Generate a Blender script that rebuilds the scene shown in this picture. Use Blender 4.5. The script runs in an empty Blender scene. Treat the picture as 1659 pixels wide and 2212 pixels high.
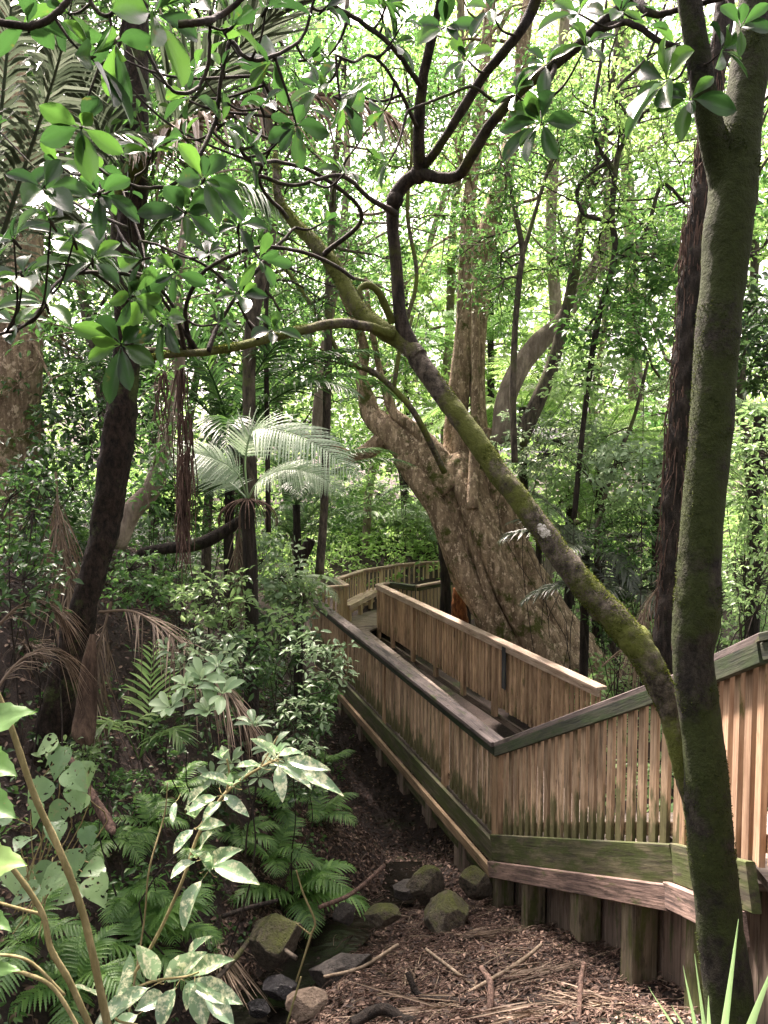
import bpy, math, random
import numpy as np
from mathutils import Vector, Matrix
R = math.radians
rng = np.random.default_rng(7)
random.seed(7)
scene = bpy.context.scene
COL = scene.collection

# ------------------------------------------------------------------ camera
F = 1661.0                       # focal length in the units of the 1659 x 2212 survey of the place
PITCH = R(3.65)
cam_d = bpy.data.cameras.new('camera'); cam = bpy.data.objects.new('camera', cam_d); COL.objects.link(cam)
cam_d.sensor_fit = 'VERTICAL'; cam_d.sensor_height = 36; cam_d.sensor_width = 27
cam_d.lens = 36*F/2212; cam_d.clip_start = .05; cam_d.clip_end = 900
cam.location = (0, 0, 0); cam.rotation_euler = (R(90)-PITCH, 0, 0)
scene.camera = cam

# ------------------------------------------------------------------ sky, sun, exposure
SUN_EL, SUN_AZ = R(58), R(-24)     # azimuth from +Y towards +X
w = bpy.data.worlds.new('World'); scene.world = w; w.use_nodes = True
nt = w.node_tree; bg = nt.nodes['Background']
sky = nt.nodes.new('ShaderNodeTexSky'); sky.sky_type = 'NISHITA'; sky.sun_disc = False
sky.sun_elevation = SUN_EL; sky.sun_rotation = SUN_AZ; sky.air_density = 1.0; sky.dust_density = 6.0; sky.ozone_density = .6
hs = nt.nodes.new('ShaderNodeHueSaturation'); hs.inputs['Saturation'].default_value = .22
nt.links.new(sky.outputs[0], hs.inputs['Color']); nt.links.new(hs.outputs[0], bg.inputs[0])
bg.inputs[1].default_value = .15
sl = bpy.data.lights.new('sun', 'SUN'); sl.energy = 5; sl.angle = R(4); sl.color = (1, .95, .86)
so = bpy.data.objects.new('sun', sl); COL.objects.link(so)
sd = Vector((math.sin(SUN_AZ)*math.cos(SUN_EL), math.cos(SUN_AZ)*math.cos(SUN_EL), math.sin(SUN_EL)))
so.rotation_euler = sd.to_track_quat('Z', 'Y').to_euler()
scene.view_settings.view_transform = 'Standard'; scene.view_settings.look = 'None'
scene.view_settings.exposure = 2.3; scene.view_settings.gamma = 1
scene.view_settings.use_white_balance = True; scene.view_settings.white_balance_temperature = 7000; scene.view_settings.white_balance_tint = 24
cy = scene.cycles
cy.max_bounces = 7; cy.diffuse_bounces = 4; cy.glossy_bounces = 2; cy.transmission_bounces = 5
cy.use_denoising = True; cy.sample_clamp_indirect = 6; cy.caustics_reflective = False; cy.caustics_refractive = False

# ------------------------------------------------------------------ helpers
def D(u, v, y):
    """the point at distance y whose survey direction is (u, v)"""
    a = (u-829.5)/F; b = (1106-v)/F
    fy = math.cos(PITCH)+b*math.sin(PITCH); fz = -math.sin(PITCH)+b*math.cos(PITCH)
    return np.array((a/fy*y, y, fz/fy*y))
def nrm(a):
    return a/np.maximum(np.linalg.norm(a, axis=-1, keepdims=True), 1e-9)
_K = rng.normal(size=(3, 10, 3)); _PH = rng.uniform(0, 6.28, size=(3, 10))
def fbm(P, s=1.0, o=0):
    P = np.asarray(P, float)*s; r = 0
    for i in range(3):
        f = 2.1**i
        r = r+np.sin((P*f)@_K[(i+o) % 3].T*1.3+_PH[i]).mean(-1)*1.6/(1.7**i)
    return r
def smooth(x, a, b):
    t = np.clip((x-a)/(b-a), 0, 1); return t*t*(3-2*t)

class MB:
    def __init__(s): s.V = []; s.F = []; s.A = []; s.n = 0
    def add(s, V, Fc, a=None):
        V = np.asarray(V, float).reshape(-1, 3); Fc = np.asarray(Fc, int)
        s.V.append(V); s.F.append(Fc+s.n); s.n += len(V)
        s.A.append(np.broadcast_to(.5 if a is None else a, (len(Fc),)).astype(float))
    def mesh(s, name, mat, loc=(0, 0, 0), smooth_=True):
        me = bpy.data.meshes.new(name)
        V = np.concatenate(s.V)-np.asarray(loc, float)
        lt = np.concatenate([np.full(len(f), f.shape[1]) for f in s.F])
        li = np.concatenate([f.ravel() for f in s.F])
        me.vertices.add(len(V)); me.vertices.foreach_set('co', V.astype(np.float32).ravel())
        me.loops.add(len(li)); me.loops.foreach_set('vertex_index', li.astype(np.int32))
        me.polygons.add(len(lt)); ls = np.concatenate([[0], np.cumsum(lt)[:-1]])
        me.polygons.foreach_set('loop_start', ls.astype(np.int32)); me.polygons.foreach_set('loop_total', lt.astype(np.int32))
        me.polygons.foreach_set('use_smooth', np.full(len(lt), bool(smooth_)))
        at = me.attributes.new('rnd', 'FLOAT', 'FACE'); at.data.foreach_set('value', np.concatenate(s.A).astype(np.float32))
        me.update(calc_edges=True); me.materials.append(mat)
        return me
    def build(s, name, mat, parent=None, loc=(0, 0, 0), smooth_=True):
        if not s.V: return None
        base = np.asarray(parent.location if parent is not None else loc, float)
        o = bpy.data.objects.new(name, s.mesh(name, mat, base, smooth_)); COL.objects.link(o)
        if parent is not None: o.parent = parent
        else: o.location = base
        return o

def tag(o, label, cat=None, group=None, kind=None):
    if label: o['label'] = label
    if cat: o['category'] = cat
    if group: o['group'] = group
    if kind: o['kind'] = kind
    return o
def thing(name, label, cat, loc, group=None):
    o = bpy.data.objects.new(name, None); COL.objects.link(o); o.location = tuple(loc); o.empty_display_size = .2
    return tag(o, label, cat, group)

def spline(P, n):
    """Catmull-Rom through P (rows of any width)"""
    P = np.asarray(P, float)
    if len(P) == 2: return P[0]+(P[1]-P[0])*np.linspace(0, 1, n)[:, None]
    Q = np.vstack([2*P[0]-P[1], P, 2*P[-1]-P[-2]])
    t = np.linspace(0, len(P)-1-1e-6, n); i = t.astype(int); f = (t-i)[:, None]
    a, b, c, d = Q[i], Q[i+1], Q[i+2], Q[i+3]
    return .5*(2*b+(c-a)*f+(2*a-5*b+4*c-d)*f*f+(3*b-a-3*c+d)*f**3)
def frames(P):
    T = nrm(np.gradient(P, axis=0)); u = np.array((1., .13, .07)) if abs(T[0, 0]) < .8 else np.array((0., 1., .1))
    U = []
    for t in T:
        u = u-t*(u@t); u = u/np.linalg.norm(u); U.append(u)
    U = np.array(U); return T, U, np.cross(T, U)
def tube(mb, P, rad, seg=8, rough=0., rs=4., cap=True, a=None, flute=0., fk=5):
    P = np.asarray(P, float); n = len(P); rad = np.broadcast_to(rad, (n,))
    T, U, W = frames(P); th = np.linspace(0, 2*np.pi, seg, endpoint=False)
    dirs = U[:, None]*np.cos(th)[None, :, None]+W[:, None]*np.sin(th)[None, :, None]
    r = rad[:, None]*np.ones((1, seg))
    if flute: r = r*(1+flute*np.sin(th[None]*fk+1.7*np.sin(np.linspace(0, 4, n))[:, None])*np.abs(np.sin(th*2.3+1))[None])
    V = P[:, None]+dirs*r[..., None]
    if rough: V = V+dirs*(rad[:, None]*rough*(fbm(V, rs)+(.35*fbm(V, rs*4, 1)+.2*fbm(V, rs*11, 2) if seg >= 20 else 0)))[..., None]
    k = np.arange(n-1)[:, None]*seg; j = np.arange(seg)[None]; j2 = (j+1) % seg
    Fc = np.stack([k+j, k+j2, k+seg+j2, k+seg+j], -1).reshape(-1, 4)
    mb.add(V.reshape(-1, 3), Fc, a)
    if cap:
        base = mb.n-n*seg
        mb.V.append(np.zeros((0, 3)))
        for ring, rev in ((0, True), (n-1, False)):
            idx = base+ring*seg+np.arange(seg); idx = idx[::-1] if rev else idx
            mb.F.append(idx[None].astype(int)); mb.A.append(np.array([.5]))
def moss_on(P, r, n, size, cover=.0, o=0, below=.25):
    """small moss tufts standing on a limb, in patches, thinner on the underside"""
    T, U, W = frames(P); i = rng.integers(1, len(P)-1, n); th = rng.uniform(0, 2*np.pi, n); d = U[i]*np.cos(th)[:, None]+W[i]*np.sin(th)[:, None]
    p = P[i]+(P[np.minimum(i+1, len(P)-1)]-P[i])*rng.uniform(0, 1, (n, 1))+d*r[i][:, None]*1.0
    k = (fbm(p, 5, o)+.35*d[:, 2] > cover); p, d = p[k], d[k]; m = MB()
    cards(m, p-d*size*.2, d+rdir(len(p))*.9, rdir(len(p)), size*rng.uniform(.5, 1.3, len(p)), size*.4, T_DIA); return m
def trace(rows, n=None):
    """rows (u, v, y, width in survey units) -> points and radii"""
    rows = np.asarray(rows, float); P = np.array([D(*r[:3]) for r in rows]); rad = rows[:, 3]*rows[:, 2]/F/2
    n = n or max(6, len(rows)*5)
    Q = spline(np.column_stack([P, rad]), n)
    return Q[:, :3], np.maximum(Q[:, 3], .001)

# --- leaf templates: (x along, y across, z up), columns 3 or 5
def tmpl(prof, cols=3, fold=.18, curl=.12, wav=0.):
    prof = np.asarray(prof, float); m = len(prof); cs = np.linspace(-1, 1, cols); V = []
    for i, (x, wd) in enumerate(prof):
        for c in cs:
            V.append((x, c*wd*.5, wav*math.sin(x*11+c*2)*abs(c)-curl*x*x, abs(c)*wd*fold))
    Fc = [(i*cols+j, i*cols+j+1, (i+1)*cols+j+1, (i+1)*cols+j) for i in range(m-1) for j in range(cols-1)]
    return np.array(V), np.array(Fc)
T_DIA = (np.array([(0, 0, 0, 0), (.5, .5, 0, .2), (1, 0, -.12, 0), (.5, -.5, 0, .2)], float), np.array([(0, 3, 2, 1)]))
T_LEAF = tmpl([(0, .04), (.22, .62), (.5, 1), (.78, .66), (1, .03)], 3, .3)
T_OBO = tmpl([(0, .05), (.12, .08), (.3, .5), (.5, .85), (.68, 1), (.84, .84), (.95, .45), (1, .04)], 5, .26, .16, .012)
T_OVAL = tmpl([(0, .04), (.08, .1), (.22, .6), (.42, .98), (.6, 1), (.78, .74), (.92, .34), (1, .03)], 5, .28, .2, .02)
T_HEART = tmpl([(-.12, .5), (-.04, .92), (.12, 1.1), (.32, 1.05), (.55, .8), (.8, .36), (1, .02)], 5, .12, .15, .03)
T_BLADE = tmpl([(0, .7), (.3, 1), (.6, .85), (.85, .5), (1, .04)], 3, .5, 0)
T_STRIP = tmpl([(0, .5), (.3, 1), (.65, .8), (1, .06)], 3, .35, 0)
T_FERN = tmpl([(0, .1)]+[(.06+.9*i/16+(0 if i % 2 else .0), (.24 if i % 2 else .13)*(1-.8*(i/16)**1.8)) for i in range(16)]+[(1, .01)], 3, .3, .1)
T_SFERN = (T_FERN[0]*np.array((1, .36, 1, .36)), T_FERN[1])
T_LOBE = tmpl([(-.1, .35), (0, .8), (.06, .74), (.14, 1.06), (.2, .96), (.3, 1.1), (.36, .94), (.48, .98), (.53, .78), (.66, .74), (.7, .56), (.82, .44), (.86, .3), (1, .02)], 7, .1, .12, .035)
def pinna_t(m=12, w=.26):
    V = []; Fc = []; n = 0
    for i in range(m):
        x = .04+.93*i/m; L = w*(1-.85*(i/m)**1.6)*(1 if i else .8); wd = .93/m*.88
        for s in (1, -1):
            V += [(x, 0, 0), (x+wd*.25, s*L*.6, .01), (x+wd*.75, s*L, -.015), (x+wd, s*L*.35, .0)]
            Fc.append((n, n+1, n+2, n+3) if s < 0 else (n+3, n+2, n+1, n)); n += 4
    V += [(0, -.012, .004), (1, -.002, .004), (1, .002, .004), (0, .012, .004)]; Fc.append((n, n+1, n+2, n+3))
    return np.array(V, float), np.array(Fc)
T_PINNA = pinna_t(9, .13); T_PINNA_LO = pinna_t(8, .12); T_PINNA_FINE = pinna_t(20, .085)

def cards(mb, P, Dr, N, L, W, t=T_DIA, a=None, droop=0.):
    P = np.asarray(P, float).reshape(-1, 3); n = len(P)
    if n == 0: return
    T = nrm(np.broadcast_to(Dr, (n, 3)).astype(float)); N = np.broadcast_to(N, (n, 3)).astype(float)
    B = nrm(np.cross(N, T)); Nn = np.cross(T, B)
    L = np.broadcast_to(L, (n,)); W = np.broadcast_to(W, (n,)); dr = np.broadcast_to(droop, (n,))
    tv, tf = t
    V = P[:, None]+T[:, None]*(tv[None, :, 0, None]*L[:, None, None])+B[:, None]*(tv[None, :, 1, None]*W[:, None, None])+Nn[:, None]*(tv[None, :, 2, None]*L[:, None, None]+(tv[None, :, 3, None]*W[:, None, None] if tv.shape[1] > 3 else 0))
    V[:, :, 2] -= (tv[None, :, 0]**2)*(dr*L)[:, None]
    Fc = (tf[None]+np.arange(n)[:, None, None]*len(tv)).reshape(-1, 4)
    a = rng.uniform(0, 1, n) if a is None else np.broadcast_to(a, (n,))
    mb.add(V.reshape(-1, 3), Fc, np.repeat(a, len(tf)))
def rdir(n, flat=1., up=0.):
    d = rng.normal(size=(n, 3)); d[:, 2] *= flat; d[:, 2] += up; return nrm(d)
def upn(n, j=.5):
    v = rng.normal(size=(n, 3))*j; v[:, 2] += 1; return nrm(v)
def clusters(mb, C, k, spread, L, asp=.45, t=T_DIA, flat=.5, jit=.5, up=.1, vary=.35):
    """k leaves round every centre in C"""
    C = np.asarray(C, float).reshape(-1, 3)
    if len(C) == 0: return
    P = np.repeat(C, k, 0); n = len(P); d = rdir(n, flat, up)
    P = P+d*rng.uniform(0, spread, (n, 1)); LL = L*rng.uniform(1-vary, 1+vary, n)
    a = np.clip(np.repeat(rng.uniform(0, 1, len(C)), k)*.6+rng.uniform(0, .4, n), 0, 1)
    cards(mb, P, nrm(d+rdir(n, .6)*.5), upn(n, jit), LL, LL*asp, t, a, .15)
def rosette(mb, P, up, n, L, asp=.45, open_=.9, t=T_OBO, droop=.15, a=None):
    up = nrm(np.asarray(up, float)); x = nrm(np.cross(up, (.31, .9, .2))); y = np.cross(up, x)
    th = np.arange(n)*2.399+rng.uniform(0, 6.28); op = open_*rng.uniform(.6, 1.2, n)
    rad = x*np.cos(th)[:, None]+y*np.sin(th)[:, None]
    d = rad*np.sin(op)[:, None]+up*np.cos(op)[:, None]; N = up*np.sin(op)[:, None]-rad*np.cos(op)[:, None]*.6+rng.normal(size=(n, 3))*.15
    LL = L*rng.uniform(.65, 1.12, n)
    cards(mb, np.asarray(P)+d*L*.04, d, N, LL, LL*asp*rng.uniform(.85, 1.15, n), t, a, droop*rng.uniform(.3, 1.6, n))
def frond(lb, rb, C, n, L, W, ang=.9, droop=.3, t=T_STRIP, up=(0, 0, 1), r0=.012, taper=1.0, jit=.08, vee=.25, base=.12):
    """pinnate leaf along the curve C: leaflets both sides, longest near the middle"""
    C = spline(C, max(14, n//2)); rr = np.linspace(r0, r0*.2, len(C)); tube(rb, C, rr, 5, cap=False)
    s = np.linspace(base, .99, n); Q = spline(C, 200); idx = (s*199).astype(int)
    T = nrm(np.gradient(Q, axis=0))[idx]; P = Q[idx]
    Lf = L*(np.sin(np.pi*np.clip(s*.86+.12, 0, 1))**.7)**taper
    for sd in (1, -1):
        up_ = np.asarray(up, float); S = nrm(np.cross(T, up_))*sd; Nn = nrm(np.cross(S, T))*sd
        aa = (ang*(1-.45*s)+rng.normal(size=n)*jit)[:, None]
        d = T*np.cos(aa)+S*np.sin(aa)+Nn*(vee+rng.normal(size=n)[:, None]*jit)
        cards(lb, P, d, Nn+S*(-.5*vee), Lf*rng.uniform(.9, 1.08, n), (W*(Lf/L)**.5) if t is T_STRIP else Lf, t, None, droop)
# ------------------------------------------------------------------ materials
def newmat(name):
    m = bpy.data.materials.new(name); m.use_nodes = True; t = m.node_tree; p = t.nodes['Principled BSDF']
    return m, t, p, t.nodes.new, t.links.new
def ramp(t, pts, inp):
    r = t.nodes.new('ShaderNodeValToRGB'); e = r.color_ramp.elements
    while len(e) < len(pts): e.new(.5)
    for k, (p, c) in enumerate(pts): e[k].position = p; e[k].color = (*c, 1) if len(c) == 3 else c
    t.links.new(inp, r.inputs[0]); return r.outputs[0]
def noise(t, s, det=4, co=None, rough=.6, sc=(1, 1, 1), kind='Object'):
    tc = t.nodes.new('ShaderNodeTexCoord'); mp = t.nodes.new('ShaderNodeMapping'); mp.inputs['Scale'].default_value = sc
    if co is None: t.links.new(tc.outputs[kind], mp.inputs[0])
    else: t.links.new(co, mp.inputs[0])
    n = t.nodes.new('ShaderNodeTexNoise'); n.inputs['Scale'].default_value = s; n.inputs['Detail'].default_value = det; n.inputs['Roughness'].default_value = rough
    t.links.new(mp.outputs[0], n.inputs['Vector']); return n.outputs['Fac']
def mix(t, f, a, b, mode='MIX'):
    m = t.nodes.new('ShaderNodeMix'); m.data_type = 'RGBA'; m.blend_type = mode
    for i, v in ((0, f), (6, a), (7, b)):
        if isinstance(v, (int, float)): m.inputs[i].default_value = v
        elif isinstance(v, tuple): m.inputs[i].default_value = (*v, 1)
        else: t.links.new(v, m.inputs[i])
    return m.outputs[2]
def mth(t, op, a, b=0.):
    m = t.nodes.new('ShaderNodeMath'); m.operation = op
    for i, v in ((0, a), (1, b)):
        if isinstance(v, (int, float)): m.inputs[i].default_value = v
        else: t.links.new(v, m.inputs[i])
    return m.outputs[0]
def bump(t, p, h, s=.5, d=.01):
    b = t.nodes.new('ShaderNodeBump'); b.inputs['Strength'].default_value = s; b.inputs['Distance'].default_value = d
    t.links.new(h, b.inputs['Height']); t.links.new(b.outputs[0], p.inputs['Normal'])

def leafmat(name, c1, c2, c3, trans=.35, rough=.42, tint=None, spots=None, spec=.5, back=None, holes=0., crinkle=.25):
    m, t, p, N, L = newmat(name)
    at = N('ShaderNodeAttribute'); at.attribute_name = 'rnd'
    col = ramp(t, [(0, c1), (.55, c2), (1, c3)], at.outputs['Fac'])
    oi = N('ShaderNodeObjectInfo'); h = N('ShaderNodeHueSaturation')
    L(mth(t, 'MULTIPLY_ADD', oi.outputs['Random'], .35), h.inputs['Value']); h.inputs['Value'].default_value = 1
    v = N('ShaderNodeMath'); v.operation = 'MULTIPLY_ADD'; L(oi.outputs['Random'], v.inputs[0]); v.inputs[1].default_value = .35; v.inputs[2].default_value = .83
    L(v.outputs[0], h.inputs['Value']); L(col, h.inputs['Color']); col = h.outputs[0]
    if spots:
        n1 = noise(t, spots[1], 3, rough=.7); f = ramp(t, [(spots[2]-.02, (0, 0, 0)), (spots[2]+.13, (1, 1, 1))], n1)
        col = mix(t, f, col, spots[0])
    if back:
        g = N('ShaderNodeNewGeometry'); col = mix(t, g.outputs['Backfacing'], col, back)
    L(col, p.inputs['Base Color']); p.inputs['Roughness'].default_value = rough; p.inputs['Specular IOR Level'].default_value = spec
    bump(t, p, noise(t, 60 if crinkle < .5 else 35, 3), crinkle, .004)
    tr = N('ShaderNodeBsdfTranslucent'); hs2 = N('ShaderNodeHueSaturation'); hs2.inputs['Hue'].default_value = .49; hs2.inputs['Saturation'].default_value = 1.0; hs2.inputs['Value'].default_value = 1.9
    L(col, hs2.inputs['Color']); L(hs2.outputs[0], tr.inputs[0])
    mx = N('ShaderNodeMixShader'); mx.inputs[0].default_value = trans
    L(p.outputs[0], mx.inputs[1]); L(tr.outputs[0], mx.inputs[2]); fin = mx.outputs[0]
    if holes:
        tp = N('ShaderNodeBsdfTransparent'); m2 = N('ShaderNodeMixShader'); L(ramp(t, [(holes, (0, 0, 0)), (holes+.01, (1, 1, 1))], noise(t, 45, 2, rough=.5)), m2.inputs[0]); L(fin, m2.inputs[1]); L(tp.outputs[0], m2.inputs[2]); fin = m2.outputs[0]
    L(fin, t.nodes['Material Output'].inputs[0])
    return m
LM = dict(
 karaka=leafmat('leaf_karaka', (.01, .035, .01), (.02, .07, .015), (.05, .14, .02), .36, .3, spots=((.12, .09, .02), 13, .66)),
 glossy=leafmat('leaf_glossy', (.03, .075, .03), (.055, .12, .04), (.09, .18, .05), .3, .27),
 small=leafmat('leaf_small', (.024, .08, .02), (.055, .15, .035), (.13, .26, .07), .48, .35),
 bright=leafmat('leaf_bright', (.085, .18, .045), (.17, .31, .085), (.31, .45, .16), .56, .4),
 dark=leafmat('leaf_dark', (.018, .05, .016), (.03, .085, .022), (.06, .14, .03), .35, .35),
 soft=leafmat('leaf_soft', (.08, .16, .055), (.16, .28, .1), (.29, .42, .19), .42, .33),
 pale=leafmat('leaf_pale', (.11, .19, .095), (.2, .31, .16), (.33, .44, .26), .25, .35),
 aucuba=leafmat('leaf_variegated', (.09, .17, .09), (.14, .23, .13), (.2, .33, .17), .25, .22, spots=((.66, .68, .46), 34, .5), spec=.8),
 fern=leafmat('leaf_fern', (.06, .15, .04), (.1, .22, .055), (.16, .31, .08), .4, .45),
 silver=leafmat('leaf_silver', (.2, .3, .18), (.31, .42, .27), (.45, .55, .4), .3, .4),
 palm=leafmat('leaf_palm', (.04, .1, .035), (.08, .17, .06), (.15, .26, .09), .3, .32),
 palmgrey=leafmat('leaf_palm_grey', (.03, .045, .026), (.065, .09, .055), (.14, .17, .12), .2, .33),
 deadfrond=leafmat('leaf_dead', (.07, .048, .03), (.16, .115, .075), (.33, .26, .19), .15, .7),
 heart=leafmat('leaf_heart', (.07, .15, .06), (.12, .22, .09), (.19, .3, .13), .3, .35, holes=.62, crinkle=.8, spots=((.2, .19, .1), 30, .62)),
 moss=leafmat('moss_tufts', (.03, .045, .008), (.06, .085, .014), (.12, .14, .03), .25, .8, spec=.1),
 mossdark=leafmat('moss_dark', (.012, .02, .004), (.026, .04, .008), (.06, .075, .018), .2, .8, spec=.1),
 litter=leafmat('leaf_litter', (.026, .016, .011), (.095, .055, .037), (.3, .205, .15), .05, .75),
 flax=leafmat('leaf_flax', (.13, .24, .1), (.2, .34, .15), (.28, .42, .2), .3, .4),
 big=leafmat('leaf_big', (.07, .17, .04), (.12, .24, .07), (.2, .33, .1), .35, .45, spots=((.2, .13, .06), 55, .68)),
)
def barkmat(name, cd, cl, moss=.4, mc=(.06, .09, .02), sc=14, bs=.8, stretch=(1, 1, .25), patch=None, rough=.9, bd=.02):
    m, t, p, N, L = newmat(name)
    n1 = noise(t, sc, 8, sc=stretch, rough=.72); col = ramp(t, [(.38, cd), (.5, tuple((a_+b_)*.42 for a_, b_ in zip(cd, cl))), (.64, cl)], n1)
    if patch:
        n3 = noise(t, patch[1], 5, rough=.7, sc=(1, 1, .6)); col = mix(t, ramp(t, [(patch[2], (0, 0, 0)), (patch[2]+.05, (1, 1, 1))], n3), col, patch[0])
    n2 = noise(t, 2.2, 7, rough=.72); mf = ramp(t, [(.63-moss*.26, (0, 0, 0)), (.63-moss*.26+.09, (1, 1, 1))], n2)
    mcol = mix(t, noise(t, 30, 4), tuple(c*.45 for c in mc), tuple(c*1.8 for c in mc))
    col = mix(t, mf, col, mcol)
    L(col, p.inputs['Base Color']); p.inputs['Roughness'].default_value = rough; p.inputs['Specular IOR Level'].default_value = .25
    hgt = mth(t, 'ADD', n1, mth(t, 'MULTIPLY', noise(t, sc*3.2, 5), .7)); bump(t, p, hgt, bs, bd)
    return m
BM = dict(
 mossy=barkmat('bark_mossy', (.008, .007, .006), (.05, .045, .033), .85, (.024, .034, .008), 24, .9, (1, 1, .6)),
 lean=barkmat('bark_lean', (.025, .021, .016), (.17, .145, .11), .74, (.085, .1, .022), 24, .9, (1, 1, .8)),
 giant=barkmat('bark_giant', (.15, .105, .065), (.52, .39, .255), .38, (.075, .085, .02), 9, 1., (1, 1, .2), ((.68, .54, .38), 13, .55), bd=.09),
 upper=barkmat('bark_backlit', (.01, .008, .007), (.075, .06, .047), .45, (.05, .055, .014), 24, .9),  # darkened version of the lean bark: backlit silhouette painted into the colour
 pale=barkmat('bark_pale', (.14, .11, .085), (.36, .3, .24), .25, (.07, .085, .03), 8, .8, (1, 1, .3)),
 grey=barkmat('bark_grey', (.025, .021, .018), (.15, .125, .095), .4, (.07, .08, .03), 12, .8, (1, 1, .3)),
 dark=barkmat('bark_dark', (.008, .007, .006), (.05, .04, .032), .12, (.03, .045, .015), 16, 1., (1, 1, .18), bd=.03),
 darkbrown=barkmat('bark_darkbrown', (.005, .004, .003), (.05, .034, .025), .25, (.05, .07, .02), 26, 1., (1, 1, .5), bd=.03),
 fibre=barkmat('bark_fibre', (.012, .009, .008), (.17, .1, .075), .05, (.03, .04, .01), 18, 1., (1, 1, .12), bd=.03),
 orange=barkmat('bark_orange', (.08, .025, .01), (.42, .16, .06), .05, (.03, .04, .01), 20, 1., (1, 1, .3)),
 twig=barkmat('bark_twig', (.014, .011, .01), (.06, .048, .038), .3, (.06, .07, .03), 20, .5),
 stem=barkmat('stem_pale', (.16, .14, .06), (.36, .3, .15), .3, (.16, .17, .06), 18, .4),
 deadwood=barkmat('dead_wood', (.035, .023, .016), (.17, .115, .08), .2, (.05, .06, .015), 9, .8, (1, 1, .15)),
 straw=barkmat('straw', (.16, .12, .08), (.36, .29, .21), .05, (.1, .1, .03), 18, .3),
 hanging=barkmat('stem_reddish', (.035, .022, .017), (.2, .13, .1), .05, (.03, .04, .01), 30, .6),
)
# timber: local X runs along the grain
def timber(name, cd, cl, algae=.3, ac=(.07, .095, .025), dirt=.3, dc=(.035, .028, .022), var=.3, sc=7, foot=0.):
    m, t, p, N, L = newmat(name)
    oi = N('ShaderNodeObjectInfo'); tc = N('ShaderNodeTexCoord'); ad = N('ShaderNodeVectorMath'); ad.operation = 'ADD'
    cb = N('ShaderNodeCombineXYZ'); L(mth(t, 'MULTIPLY', oi.outputs['Random'], 37.), cb.inputs[0]); L(mth(t, 'MULTIPLY', oi.outputs['Random'], 11.), cb.inputs[1])
    L(tc.outputs['Object'], ad.inputs[0]); L(cb.outputs[0], ad.inputs[1]); co = ad.outputs[0]
    g = noise(t, sc, 6, co, .65, (.35, 9, 9)); g2 = noise(t, 3, 4, co, .6, (.8, 2.5, 2.5))
    col = ramp(t, [(.38, cd), (.62, cl)], mth(t, 'ADD', mth(t, 'MULTIPLY', g, .6), mth(t, 'MULTIPLY', g2, .4)))
    h = N('ShaderNodeHueSaturation'); v = N('ShaderNodeMath'); v.operation = 'MULTIPLY_ADD'; L(oi.outputs['Random'], v.inputs[0]); v.inputs[1].default_value = var; v.inputs[2].default_value = 1-var*.5
    L(v.outputs[0], h.inputs['Value']); L(col, h.inputs['Color']); col = h.outputs[0]
    # algae and dirt in long blotches that follow each board
    wn = noise(t, 4.5, 5, co, .65, (.5, 2.2, 2.2)); gw = noise(t, 1.1, 3, kind='Object')
    if foot:
        sx_ = N('ShaderNodeSeparateXYZ'); L(tc.outputs['Object'], sx_.inputs[0]); wn = mth(t, 'ADD', wn, mth(t, 'MULTIPLY', mth(t, 'MAXIMUM', mth(t, 'SUBTRACT', .5, sx_.outputs[0]), 0.), foot))
    af = ramp(t, [(.64-algae*.28, (0, 0, 0)), (.64-algae*.28+.1, (1, 1, 1))], wn)
    col = mix(t, mth(t, 'MULTIPLY', af, .9), col, mix(t, noise(t, 26, 3, co), tuple(c*.55 for c in ac), tuple(c*1.5 for c in ac)))
    dn = noise(t, 6, 6, co, .7, (.35, 1.6, 3)); df = ramp(t, [(.66-dirt*.3, (0, 0, 0)), (.66-dirt*.3+.1, (1, 1, 1))], dn)
    col = mix(t, mth(t, 'MULTIPLY', df, .8), col, dc)
    L(col, p.inputs['Base Color']); p.inputs['Roughness'].default_value = .78; p.inputs['Specular IOR Level'].default_value = .3
    bump(t, p, mth(t, 'ADD', g, mth(t, 'MULTIPLY', noise(t, 60, 4, co, .6, (.2, 1, 1)), .5)), .6, .006)
    return m
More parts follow.
